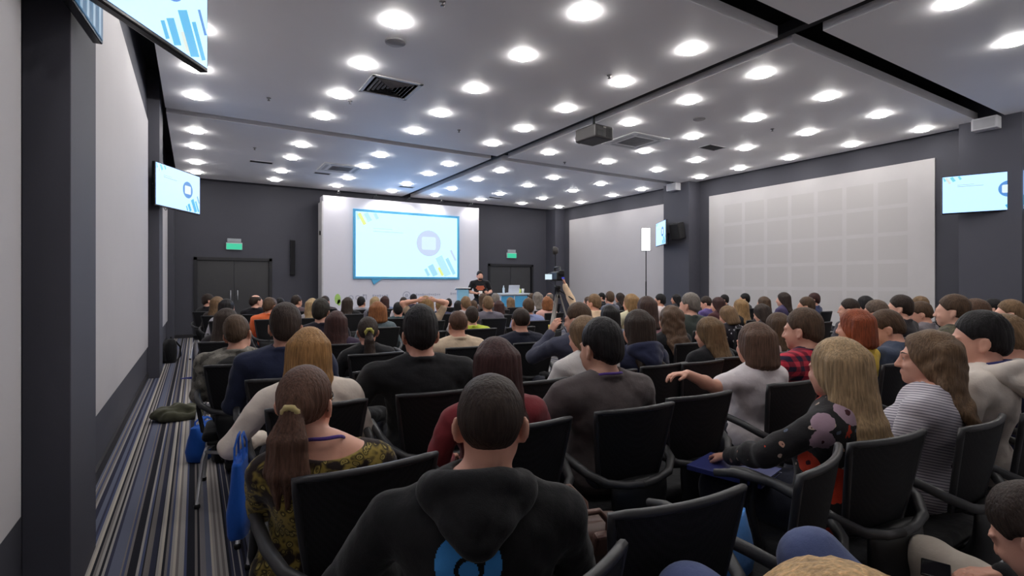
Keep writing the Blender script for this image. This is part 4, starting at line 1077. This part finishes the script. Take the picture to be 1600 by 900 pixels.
o, g = near(dict(sex='f', sw=.185, N=(0, -.05, .965), hood=True, yaw=4), 2.62, 2.64, 1.245, 'half', 'db', (38, 42, 66), 'with dark hair in navy hooded jacket', h=.01, hh=.007, top_name='hooded_jacket')
o, g = near(dict(sex='f', sw=.18, N=(0, -.05, .965), yaw=28, pitch=12), 2.15, 2.64, 1.215, 'mid', 'lb', (206, 200, 196), 'with light brown hair in white knit beside charcoal shirt', h=.01, hh=.007)
o, g = near(dict(sex='f', sw=.18, N=(0, -.05, .965), yaw=18, pitch=6), 3.37, 2.64, 1.17, 'mid', (112, 88, 62), (34, 34, 38), 'with light brown hair in black cardigan behind empty chairs', h=.01, hh=.007)
o, g = near(dict(sw=.2, yaw=4), 1.97, 4.16, 1.2, 'crop', (92, 66, 52), (206, 184, 158), 'with brown crew cut in beige T-shirt', h=.01, hh=.006)
o, g = near(dict(sex='f', sw=.175, N=(0, -.05, .965), sleeve='long'), 1.18, 4.16, 1.17, 'pony', 'db', (30, 30, 33), 'with dark ponytail and yellow hair tie in black', h=.01, hh=.007)
q = MB(); q.tube([(.026*math.cos(2*math.pi*k/18), -.133-.008*math.sin(2*math.pi*k/18), .012+.026*math.sin(2*math.pi*k/18)) for k in range(18)], [.013+.003*math.sin(k*2.4) for k in range(18)], 10, closed=True)
head_child(o, g, 'hair_tie', q, cloth((186, 178, 96)))
o, g = near(dict(sw=.2, yaw=3), 2.62, 4.16, 1.21, 'crop', 'db', (34, 36, 52), 'with faded dark haircut in dark navy T-shirt', h=.01, hh=.006)
o, g = near(dict(sw=.215, N=(0, -.03, .97), yaw=32, pitch=4, elbow=[(-.30, .20, .80), (.30, .02, .68)], wrist=[(-.10, .27, .98), (.13, .27, .645)], hand=[((.3, -.3, .9), (.9, .2, 0)), ((-.5, .8, -.1), (0, -.2, -1))]), 2.7, 3.4, 1.265, 'short', 'br', (60, 62, 78), 'with brown hair drinking from a yellow cup', h=.01, hb=.008, hh=.007)
W = o.matrix_basis @ Vector((-.05, .34, 1.0))
q = MB(); q.lathe([(.025, -.045), (.034, .045), (.031, .045), (.023, -.04)], n=18); tag(q.build('drinking_cup', M('yellow_cup', (222, 200, 70), .4), None, W), 'yellow cup held up by the person in slate jacket', 'cup')
o, g = near(dict(sex='f', sw=.18, N=(0, -.05, .965), yaw=8), 4.0, 1.9, 1.245, 'bob', 'rd', (226, 190, 62), 'with copper red hair in yellow sweater', h=.01, hh=.007, body_rot=4)
o, g = near(dict(sw=.205, N=(0, -.0, .965), yaw=20, pitch=22), 4.43, 1.88, 1.225, 'short', 'br', (62, 72, 92), 'with brown hair in slate blue shirt looking down', h=.01, hh=.007, body_rot=6); eyes(o, g)
o, g = near(dict(sex='f', sw=.18, N=(0, -.05, .965), yaw=3), 3.79, 3.4, 1.225, 'wavy', (96, 74, 58), (28, 28, 32), 'with long wavy brown hair in black top', h=.01, hh=.007)

# people further away share a few body shapes
PR = {}
def proto_geo(sex, yaw, pitch, sleeve):
    k = (sex, yaw, pitch, sleeve)
    if k not in PR:
        d = dict(sex=sex, yaw=yaw, pitch=pitch, sleeve=sleeve, N=(0, -.05, .972) if sex == 'm' else (0, -.05, .965), sw=.205 if sex == 'm' else .18, hand=SIT['hand'])
        PR[k] = build_geo(d, .015, .0125)
    return PR[k]
FAR = [
 (.23, 11.76, 1.23, 'short', 'db', (28, 26, 30), 'with dark hair in black, seated farthest forward on the aisle', -30, 0),
 (.34, 10.24, 1.211, 'mid', 'lb', (70, 62, 60), 'with sandy hair just right of the foremost aisle sitter', -10, 0),
 (.41, 8.72, 1.204, 'mid', 'bk', (172, 170, 176), 'with black hair in pale grey shirt near the aisle', -6, 0),
 (.27, 5.68, 1.191, 'long', 'db', (38, 34, 38), 'with long dark hair in black jacket on the aisle', -30, 0),
 (.93, 10.24, 1.25, 'bald', 'db', (28, 26, 34), 'with thinning hair in black below the left double doors', -22, 0),
 (.98, 8.72, 1.217, 'short', 'br', (222, 108, 62), 'in bright orange shirt', 0, 0),
 (1.09, 9.48, 1.196, 'bob', 'br', (70, 60, 58), 'with brown hair just right of the orange shirt', 0, 0),
 (1.52, 11.76, 1.137, 'short', 'bk', (40, 40, 46), 'with black hair far ahead, right of the left double doors', 0, 0),
 (1.72, 11.0, 1.203, 'short', 'db', (92, 74, 78), 'with dark hair before the dark wall, left of the pale blonde', -15, 0),
 (1.6, 8.72, 1.197, 'long', 'bl', (150, 146, 150), 'with pale blonde long hair by the backdrop left edge', 0, 0),
 (1.13, 5.68, 1.27, 'short', (46, 42, 36), (34, 30, 44), 'with dark cropped hair in dark plum top at the backdrop left edge', 0, 0),
 (2.42, 11.76, 1.166, 'short', 'db', (60, 50, 54), 'with dark hair far ahead, left of the green logo', 0, 0),
 (1.11, 4.92, 1.178, 'long', 'dr', (50, 38, 58), 'with long plum-brown hair in purple top', 0, 0),
 (2.34, 9.48, 1.19, 'long', 'db', (34, 32, 34), 'with long dark hair in black below the grey logo', 0, 0),
 (2.99, 11.0, 1.161, 'short', 'bk', (150, 150, 158), 'with round black hair in pale grey, before the backdrop', 0, 0),
 (3.06, 10.24, 1.176, 'mid', 'bl', (110, 110, 120), 'with blonde hair behind the auburn head', 0, 0),
 (1.95, 6.44, 1.206, 'bob', 'au', (86, 98, 104), 'with auburn hair in grey-teal sweater', 12, 0),
 (3.5, 11.0, 1.169, 'long', 'dr', (96, 108, 134), 'with long brown hair in slate blue beside the auburn head', 0, 0),
 (2.74, 7.96, 1.137, 'short', 'bk', (54, 72, 76), 'with black hair in dark teal sweater', 0, 0),
 (3.64, 10.24, 1.156, 'short', 'db', (222, 214, 218), 'with short dark hair in white shirt before the backdrop', 0, 0),
 (4.42, 11.76, 1.188, 'short', 'bk', (60, 54, 66), 'with black hair far ahead, left of the raised arms', 0, 0),
 (3.78, 8.72, 1.153, 'short', 'sb', (44, 46, 74), 'with golden brown hair in navy top', 0, 0),
 (4.98, 11.0, 1.092, 'short', 'bk', (206, 112, 112), 'with short black hair in coral top', 0, 0),
 (3.92, 7.96, 1.213, 'short', 'lb', (180, 170, 170), 'with short light brown hair in pale top, left of the presenter', 0, 0),
 (4.5, 9.48, 1.097, 'mid', 'bk', (60, 56, 60), 'with black hair half hidden by a light brown head', 0, 0),
 (2.88, 5.68, 1.15, 'short', 'db', (186, 200, 72), 'in lime green top', 0, 0),
 (3.93, 7.2, 1.234, 'short', 'lb', (96, 92, 102), 'with sandy cropped hair in grey shirt', 0, 0),
 (5.46, 10.24, 1.217, 'mid', 'br', (80, 70, 72), 'with brown hair right in front of the presenter', 0, 0),
 (5.35, 9.48, 1.23, 'short', 'gy', (70, 68, 74), 'with grey hair in front of the presenter', 0, 0),
 (4.56, 7.96, 1.137, 'half', 'dr', (34, 32, 36), 'with dark reddish hair in black, left of the blue counter', 0, 0),
 (4.45, 8.72, 1.118, 'short', 'br', (190, 184, 180), 'with brown hair in pale top below the presenter', 0, 0),
 (6.17, 10.24, 1.122, 'long', 'lb', (110, 96, 80), 'with light brown long hair before the counter front', 0, 0),
 (4.19, 6.44, 1.213, 'short', 'br', (136, 146, 186), 'with short brown hair in light blue shirt', 0, 0),
 (5.89, 8.72, 1.262, 'mid', 'gy', (190, 190, 198), 'with grey-brown hair in pale grey scarf and top', 0, 0),
 (7.26, 11.0, 1.188, 'short', 'br', (60, 60, 70), 'with brown hair just right of the blue counter', 0, 0),
 (8.35, 11.76, 1.201, 'bald', 'gy', (120, 110, 110), 'with balding grey head left of the tripod', 0, 0),
 (5.59, 7.96, 1.192, 'bob', 'au', (206, 160, 150), 'with auburn bob in pale pink top left of the tripod', 0, 0),
 (8.45, 10.24, 1.108, 'bob', 'br', (206, 170, 184), 'with brown bob in pink top right of the camera', 0, 0),
 (10.0, 11.76, 1.131, 'short', 'br', (90, 84, 100), 'with brown hair farthest right before the first right panel', 0, 0),
 (9.56, 11.0, 1.183, 'short', 'bk', (32, 32, 40), 'with black hair in black beside the right wall panel', 14, 0),
 (7.14, 7.96, 1.275, 'short', 'br', (92, 94, 108), 'with brown hair and both ears showing, in grey jacket', -22, 0),
 (8.82, 9.48, 1.212, 'mid', 'db', (48, 42, 46), 'with dark hair right of the grey jacket', 0, 0),
 (5.5, 5.68, 1.279, 'bob', 'sb', (206, 200, 170), 'with golden bob in cream top, face turned left', 16, 0),
 (4.26, 4.16, 1.288, 'mid', (72, 54, 48), (198, 150, 158), 'with dark brown hair in pink and white top', 8, 0),
 (7.75, 7.2, 1.23, 'short', 'bk', (222, 208, 206), 'with black hair in white shirt below the LED light stand', 20, 0),
 (3.72, 4.16, 1.201, 'mid', 'bk', (104, 108, 122), 'with black hair in blue-grey shirt', 12, 0),
 (4.97, 4.16, 1.317, 'short', 'gy', (60, 66, 62), 'with grey-brown hair in dark green sweater, in profile', 14, 0),
 (9.93, 8.72, 1.182, 'mid', 'bk', (40, 36, 42), 'with black hair at the foot of the far right column', 10, 0),
 (8.15, 6.44, 1.191, 'short', 'db', (88, 74, 126), 'with dark hair in purple sweater', 14, 14),
 (7.48, 5.68, 1.205, 'half', 'dr', (70, 40, 44), 'with dark red-brown hair right of the purple sweater', 8, 0),
 (10.72, 7.96, 1.172, 'short', 'bk', (50, 46, 50), 'with black hair low before the gridded panel left edge', 0, 0),
 (5.67, 4.16, 1.151, 'bob', 'lb', (40, 36, 44), 'with light brown hair in black top with white dots', 12, 20, 'dots'),
 (7.0, 4.92, 1.199, 'half', 'sb', (36, 36, 40), 'with honey-brown hair in black before the gridded panel', 4, 0),
 (10.4, 7.2, 1.217, 'short', 'bk', (40, 40, 46), 'with black hair in black leaning by the gridded panel', 0, 0),
 (8.75, 5.68, 1.199, 'long', 'br', (62, 50, 54), 'with long brown hair before the gridded panel', 0, 0),
 (9.36, 5.68, 1.269, 'half', 'db', (66, 58, 90), 'with dark hair in violet top before the gridded panel', 0, 0),
 (7.41, 4.16, 1.239, 'short', 'br', (96, 98, 112), 'with short brown hair in grey-blue top, in left profile', 18, 0),
 (10.38, 5.68, 1.248, 'short', 'dr', (52, 60, 94), 'with reddish dark hair in royal blue jacket', 0, 0),
 (6.37, 4.16, 1.16, 'half', 'db', (58, 50, 54), 'with long dark hair, hand raised to the face', 8, 10),
 (4.26, 2.64, 1.178, 'mid', 'br', (190, 170, 168), 'with brown hair in pale patterned top by the plaid shirt', 6, 0),
 (7.01, 3.4, 1.237, 'short', 'db', (70, 66, 72), 'with dark hair in profile behind the copper red head', 14, 0),
 (9.06, 4.16, 1.237, 'mid', 'bk', (46, 42, 46), 'with long black hair high before the gridded panel', 0, 0),
 (5.96, 2.64, 1.256, 'short', (104, 88, 76), (78, 128, 168), 'with grey-brown cropped hair in bright blue shirt', 14, 0),
 (8.18, 3.4, 1.149, 'mid', 'sb', (206, 196, 176), 'with honey hair in cream top, low behind others', 10, 0),
 (6.50, 2.64, 1.301, 'short', 'db', (50, 46, 50), 'with dark hair in left profile near the panel right end', 16, 0),
 (8.98, 3.4, 1.244, 'short', 'lb', (160, 48, 48), 'with light brown hair in dark red top', 10, 0),
 (7.02, 2.64, 1.221, 'short', 'br', (110, 104, 110), 'with brown hair in mid grey sweatshirt', 18, 8),
 (5.6, 1.88, 1.33, 'short', 'br', (92, 88, 70), 'with brown hair in olive camouflage shirt, in left profile', 16, 0, 'camo'),
 (6.07, 1.88, 1.284, 'short', (90, 68, 54), (120, 104, 96), 'with brown receding hair in taupe, in left profile', 14, 0),
 (9.14, 2.64, 1.224, 'short', 'bk', (62, 152, 184), 'with black hair in turquoise shirt', 4, 0),
 (6.97, 1.88, 1.263, 'short', 'lb', (130, 118, 96), 'with light brown hair in profile at the right edge', 16, 0),
]
for i, r in enumerate(FAR):
    X, Y, z, hs, hc, tc, desc, yaw, pit = r[:9]; pat = r[9] if len(r) > 9 else None
    sex = 'f' if hs in ('mid', 'long', 'bob', 'half', 'pony', 'wavy') else 'm'
    a = aim(X, Y); want = -a*.55+yaw; body = -a*.45
    py = min((-30, 0, 22), key=lambda q_: abs(q_-want)); body += (want-py)*.6
    geo = proto_geo(sex, py, 16 if pit > 6 else 0, 'long' if i % 3 else 'half')
    o = place_person(geo, (X, Y), z, R_(body), hs, HC[hc] if isinstance(hc, str) else hc, tc, 'person '+desc, pat=pat, hh=.0085, sd=float(i % 2), skin=((212, 160, 138), (222, 172, 150), (198, 146, 122))[i % 3], trousers=((40, 42, 56), (34, 34, 38), (62, 70, 96))[i % 3])
    seat_chair(o, desc)
# blonde with hands clasped behind the head
o, g = near(dict(sex='f', sw=.18, N=(0, -.05, .965), sleeve='short', elbow=[(-.32, .02, 1.13), (.32, .02, 1.13)], wrist=[(-.13, -.09, 1.17), (.13, -.09, 1.17)], hand=[((1, -.35, .1), (0, 1, 0)), ((-1, -.35, .1), (0, 1, 0))], curl=[.35, .35]), 2.89, 7.2, 1.25, 'bob', 'sb', (150, 130, 110), 'with light brown hair and both hands behind the head', h=.013, hb=.009)
# camera operator reaching up to the video camera
o, g = near(dict(sw=.2, N=(-.02, .0, .97), elbow=[(-.32, .12, 1.08), (.27, .02, .68)], wrist=[(-.40, .22, 1.38), (.13, .27, .645)], hand=[((-.1, .35, 1), (-.8, .3, 0)), ((-.5, .8, -.1), (0, -.2, -1))], curl=[.5, .6], yaw=20, sleeve='long'), 5.15, 6.1, 1.27, 'short', 'lb', (214, 186, 156), 'in tan sleeves reaching up to the video camera', h=.012, hb=.009, body_rot=0)
# presenter
ST = dict(sw=.21, b=1.08, P=(0, 0, .94), N=(0, -.01, 1.50), hip=.10, knee=[(-.12, .03, .50), (.13, .04, .50)], ankle=[(-.13, -.01, .09), (.15, -.01, .09)], toe=[(-.16, .14, .04), (.20, .14, .04)],
          elbow=[(-.30, -.02, 1.20), (.30, -.03, 1.20)], wrist=[(-.20, .22, 1.16), (.14, .24, 1.17)], hand=[((.5, .7, .4), (.6, -.5, 0)), ((-.8, .5, .1), (0, -.2, -1))], curl=[.9, .6], sleeve='short', yaw=10)
o, g = near(ST, 6.77, 12.85, 1.79, 'short', 'bk', (28, 27, 30), 'standing by the backdrop, bearded presenter in black T-shirt', h=.012, hb=.009, ch=False, body_rot=158, trousers=(30, 32, 44), cgroup='presenter')
F = Field((-.1, -.05, -.16), (.1, .14, .02), .007); F.el((0, .05, -.07), (.06, .052, .048), None, .02); F.el((0, .045, -.03), (.085, .085, .035), None, .01, True); F.plane((0, -1, 0), -.015)
q = link('beard', to_mesh('beard', F.mesh(), hairmat(HC['bk'])), o); mt = Matrix(g['s']['R'].tolist()).to_4x4(); mt.translation = Vector(g['s']['H'].tolist()); q.matrix_local = mt
eyes(o, g); lanyard(o, g, (40, 40, 60))
q = MB(); q.box((0, .185, 1.16), (.1, .004, .13), Matrix.Rotation(R_(8), 3, 'X'), 0, .002); q.build('name_badge', M('badge_white', (235, 232, 228), .4), o)
tp = [c for c in o.children if c.name.startswith('tshirt')][0]
bv = BVHTree.FromPolygons([v_.co for v_ in tp.data.vertices], [p.vertices[:] for p in tp.data.polygons])
q = MB()
for k, (x0, x1, z0, z1) in enumerate(((-.1, .1, 1.335, 1.365), (-.12, .12, 1.29, 1.325), (-.085, .085, 1.25, 1.28))):
    n = 10; top = []; bot = []
    for i in range(n+1):
        x = x0+(x1-x0)*i/n
        for z, L in ((z1, top), (z0, bot)):
            hit = bv.ray_cast(Vector((x, 1, z)), Vector((0, -1, 0)))[0]; L.append((x, (hit.y if hit else .13)+.004, z))
    q.add(top+bot, [[i, i+1, n+1+i+1, n+1+i] for i in range(n)], 0, True)
q.build('shirt_print', cloth((196, 104, 76)), tp)

# three people in the nearest row, partly in the frame
o, g = near(dict(sex='f', sw=.17, N=(0, -.03, .965), sleeve='long'), .455, .225, 1.187, 'bob', (206, 168, 118), (90, 100, 140), 'with golden blonde hair at the bottom edge, close to the camera', h=.011, hh=.005, ch=False, body_rot=-20, trousers=(72, 82, 116))
chair(o.location.x, o.location.y-.02, R_(-8), 'black chair under the golden blonde person at the bottom edge')
o, g = near(dict(sw=.2, N=(.2, -.14, .97), knee=[(-.19, .51, .735), (.14, .44, .755)], ankle=[(-.17, .47, .33), (.12, .40, .36)], toe=[(-.18, .62, .27), (.13, .55, .30)], sleeve='long'), 1.31, .12, 1.26, 'short', 'br', (60, 64, 80), 'beyond the frame with denim knees raised at the bottom edge', h=.011, ch=False, body_rot=0, trousers=(74, 84, 120))
chair(o.location.x, o.location.y-.04, 0, 'black chair of the person with raised denim knees')
# man with phone
pm, g = near(dict(sw=.21, P=(.0, .0, .54), N=(-.22, .08, .83), yaw=-12, pitch=26, roll=-6, elbow=[(-.44, .22, .62), (.12, .14, .62)], wrist=[(-.26, .36, .665), (.10, .29, .68)], hand=[((.4, .9, -.1), (0, -.2, -1)), ((-.75, .62, .02), (-.2, -.1, -1))], curl=[.5, .45], knee=[(-.23, .46, .60), (.22, .53, .60)], ankle=[(-.2, .46, .09), (.26, .56, .09)], toe=[(-.22, .62, .04), (.28, .72, .04)]),
    1.72, .41, .94, 'short', 'db', (28, 28, 31), 'in beige trousers holding a phone, dark head at the right edge', h=.009, hb=.006, ch=False, body_rot=2, trousers=(178, 168, 156), hh=.006, smin=.8)
chair(pm.location.x, pm.location.y-.06, 0, 'black chair of the person in beige trousers with a phone')
W = pm.matrix_basis @ Vector((-.065, .42, .685))
t = thing('smartphone', 'black smartphone in the hand over beige trousers', 'phone', W, R_(-70))
q = MB(); q.box((0, 0, 0), (.07, .145, .008), Matrix.Rotation(R_(-6), 3, 'X'), 0, .003); q.build('phone_body', M('phone_black', (18, 18, 20), .25), t)
q = MB(); q.box((0, -.0018, .0045), (.064, .135, .001), Matrix.Rotation(R_(-6), 3, 'X')); q.build('phone_screen', M('phone_glass', (10, 10, 14), .08), t)

# empty chairs seen in the photo
for x, y, rz, lab in ((1.05, 1.14, -7, 'empty black chair in the foreground beside the brown handbag'), (1.55, 1.12, 14, 'empty black chair in the foreground holding the light blue bag'),
                      (2.07, 1.92, -4, 'empty black chair under the resting arm of the white T-shirt'), (1.6, 2.62, 0, 'empty black chair between black sweater and white knit'),
                      (2.95, 2.62, 0, 'empty black chair behind the white T-shirt person, right of navy hood'), (1.0, 3.42, 3, 'empty black chair beyond the plain black sweater, beside navy sweater'), (1.55, 3.4, 0, 'empty black chair directly behind the beige T-shirt'),
                      (5.0, 1.95, 0, 'empty black chair right of the slate blue shirt'), (3.9, 2.64, 0, 'empty black chair behind the plaid shirt'), (2.2, 5.66, 0, 'empty black chair beyond the beige T-shirt, left of lime green'),
                      (3.4, 5.66, 0, 'empty black chair right of the lime green top'), (8.5, 4.2, 0, 'empty black chair beside turquoise shirt near the gridded panel')):
    chair(x, y, R_(rz), lab)

# ------------------------------------------------------------------ bags and things on the floor
def soft_loft(rings, n=28, p=.55, seed=0):
    q = MB(); P = []
    for k, (z, hx, hy, ox, oy) in enumerate(rings):
        r = []
        for i in range(n):
            a = 2*math.pi*i/n; c_, s_ = math.cos(a), math.sin(a); w = 1+.035*math.sin(3*a+k*1.7+seed)+.02*math.sin(7*a+k+seed)
            r.append((ox+hx*math.copysign(abs(c_)**p, c_)*w, oy+hy*math.copysign(abs(s_)**p, s_)*w, z))
        P.append(r)
    q.loft(P); return q
m_tote = cloth((28, 84, 172)); m_tote2 = cloth((84, 150, 226))
def tote(label, loc, rz, w, d, h, m, hl=.16):
    t = thing('tote_bag', label, 'bag', loc, rz, 'blue conference tote bags')
    soft_loft([(0, w*.46, d*.4, 0, 0), (.01, w*.49, d*.5, 0, 0), (h*.3, w*.5, d*.55, .005, .004), (h*.65, w*.5, d*.42, -.004, -.004), (h*.95, w*.49, d*.26, 0, 0), (h, w*.49, d*.2, 0, 0), (h-.01, w*.46, d*.14, 0, 0)], seed=w*30).build('bag_body', m, t)
    for s in (-1, 1):
        q = MB(); q.tube([(-w*.22, s*d*.2, h-.05), (-w*.2, s*d*.2, h+hl*.5), (-w*.1, s*d*.1, h+hl*.95), (w*.1, s*d*.1, h+hl*.95), (w*.2, s*d*.2, h+hl*.5), (w*.22, s*d*.2, h-.05)], .012, 8, flat=.35); q.build('handle', m, t)
    return t
tote('blue tote bag hanging from the aisle chair of the cream sweater', (.165, 2.47, .40), R_(78), .24, .08, .31, m_tote, .09)
tote('blue tote bag slumped on the carpet against a black backpack', (.06, 5.0, 0), R_(60), .30, .16, .28, m_tote, .05)
tote('bright light blue bag on the seat of the empty foreground chair', (1.52, 1.12, .455), R_(10), .22, .12, .2, m_tote2, .03)
tote('blue bag on the floor at the right edge behind cream sweatshirt', (4.62, 1.3, 0), R_(20), .30, .14, .36, m_tote, .05)
def backpack(label, loc, rz, s=1.0, c=(26, 26, 29)):
    t = thing('backpack', label, 'backpack', loc, rz, 'black backpacks on the carpet'); m = cloth(c)
    soft_loft([(0, .13*s, .08*s, 0, 0), (.02*s, .15*s, .10*s, 0, 0), (.2*s, .155*s, .11*s, 0, 0), (.33*s, .14*s, .095*s, 0, .01), (.41*s, .1*s, .06*s, 0, .02), (.43*s, .03*s, .02*s, 0, .02)], p=.7, seed=s).build('pack_body', m, t)
    soft_loft([(.03*s, .1*s, .03*s, 0, -.105*s), (.05*s, .115*s, .045*s, 0, -.105*s), (.2*s, .11*s, .04*s, 0, -.105*s), (.23*s, .08*s, .02*s, 0, -.1*s)], p=.7).build('front_pocket', m, t)
    for sg in (-1, 1):
        q = MB(); q.tube([(sg*.06*s, .08*s, .38*s), (sg*.09*s, .15*s, .28*s), (sg*.1*s, .15*s, .12*s), (sg*.11*s, .09*s, .03*s)], .016*s, 8, flat=.4); q.build('shoulder_strap', m, t)
    q = MB(); q.tube([(-.03*s, .03*s, .425*s), (-.025*s, .03*s, .465*s), (.025*s, .03*s, .465*s), (.03*s, .03*s, .425*s)], .008*s, 8); q.build('grab_handle', m, t)
backpack('black backpack on the aisle carpet beside the slumped blue bag', (.235, 4.86, 0), R_(20), .82)
backpack('black backpack by the left wall past the far column', (-.40, 11.4, 0), R_(-70), 1.0)
# olive jacket dropped on the aisle
F = Field((-.4, -.25, -.02), (.4, .25, .3), .009)
F.el((-.16, 0, .06), (.17, .14, .085), None, .05); F.el((.06, .03, .055), (.18, .12, .07), rot_m(20, 0, 0), .05); F.rc((.1, .04, .07), (.32, -.02, .035), .05, .04, .04); F.rc((-.2, -.1, .04), (.1, -.13, .03), .05, .035, .03); F.el((-.02, .0, .12), (.09, .07, .035), rot_m(0, 10, 20), .03)
F.wrinkle(.011, 24, 4.); F.wrinkle(.006, 48, 1.); F.plane((0, 0, -1), -.003)
o = link('jacket', to_mesh('jacket', F.mesh(), cloth((66, 66, 52))), None, (-.08, 6.6, 0), (0, 0, R_(12))); tag(o, 'crumpled olive green jacket lying on the aisle carpet', 'jacket')
# brown handbag on the empty chair seat
t = thing('handbag', 'brown leather handbag on the empty foreground chair beside the black hoodie', 'bag', (1.0, 1.30, .455), R_(-12))
m_lea = M('brown_leather', (78, 54, 46), .42, var=.2, bmp=.3, bscale=90); m_lea2 = M('tan_leather_flap', (112, 82, 72), .45, var=.15, bmp=.3, bscale=90)
soft_loft([(0, .17, .07, 0, 0), (.015, .19, .085, 0, 0), (.12, .19, .085, 0, 0), (.2, .175, .06, 0, 0), (.235, .165, .04, 0, 0), (.225, .15, .03, 0, 0)], p=.6, seed=2).build('bag_body', m_lea, t)
for s in (-1, 1):
    q = MB(); q.tube([(-.1, s*.06, .17), (-.095, s*.075, .25), (-.05, s*.1, .30), (.05, s*.1, .30), (.095, s*.075, .25), (.1, s*.06, .17)], .009, 8); q.build('handle', m_lea2, t)
q = MB(); q.box((.11, -.066, .17), (.13, .03, .11), Matrix.Rotation(R_(18), 3, 'X'), 0, .01); q.build('flap', m_lea2, t)
q = MB(); q.lathe([(.008, 0), (.009, .004), (.004, .006)], (.02, -.088, .15), 12, 0, Matrix.Rotation(R_(90), 3, 'X')); q.build('buckle', m_chrome, t)
# blue lanyard dropped on the aisle carpet
q = MB(); q.tube([(-.16, -.02, .006), (-.06, .03, .006), (.05, .01, .008), (.1, -.05, .006), (.02, -.07, .008), (-.08, -.04, .01), (.0, .04, .012), (.14, .03, .006)], .012, 8, flat=.3)
tag(q.build('lanyard', cloth((40, 50, 130)), None, (-.02, 9.3, 0)), 'small dark blue lanyard dropped on the far aisle carpet', 'lanyard')
# folder on the lap next to the floral blouse
t = thing('folder', 'dark blue folder on the knees beside the floral blouse', 'folder', (1.98, 1.42, .628), R_(14))
q = MB(); q.box((0, 0, 0), (.24, .31, .006), None, 0, .002); q.box((0, 0, .016), (.24, .31, .006), None, 0, .002); q.box((-.12, 0, .008), (.006, .31, .022), None, 0, .002); q.build('cover', M('folder_blue', (44, 52, 112), .4), t)
q = MB(); q.box((.004, 0, .008), (.222, .295, .01)); q.build('papers', M('paper_white', (215, 215, 218), .7), t)
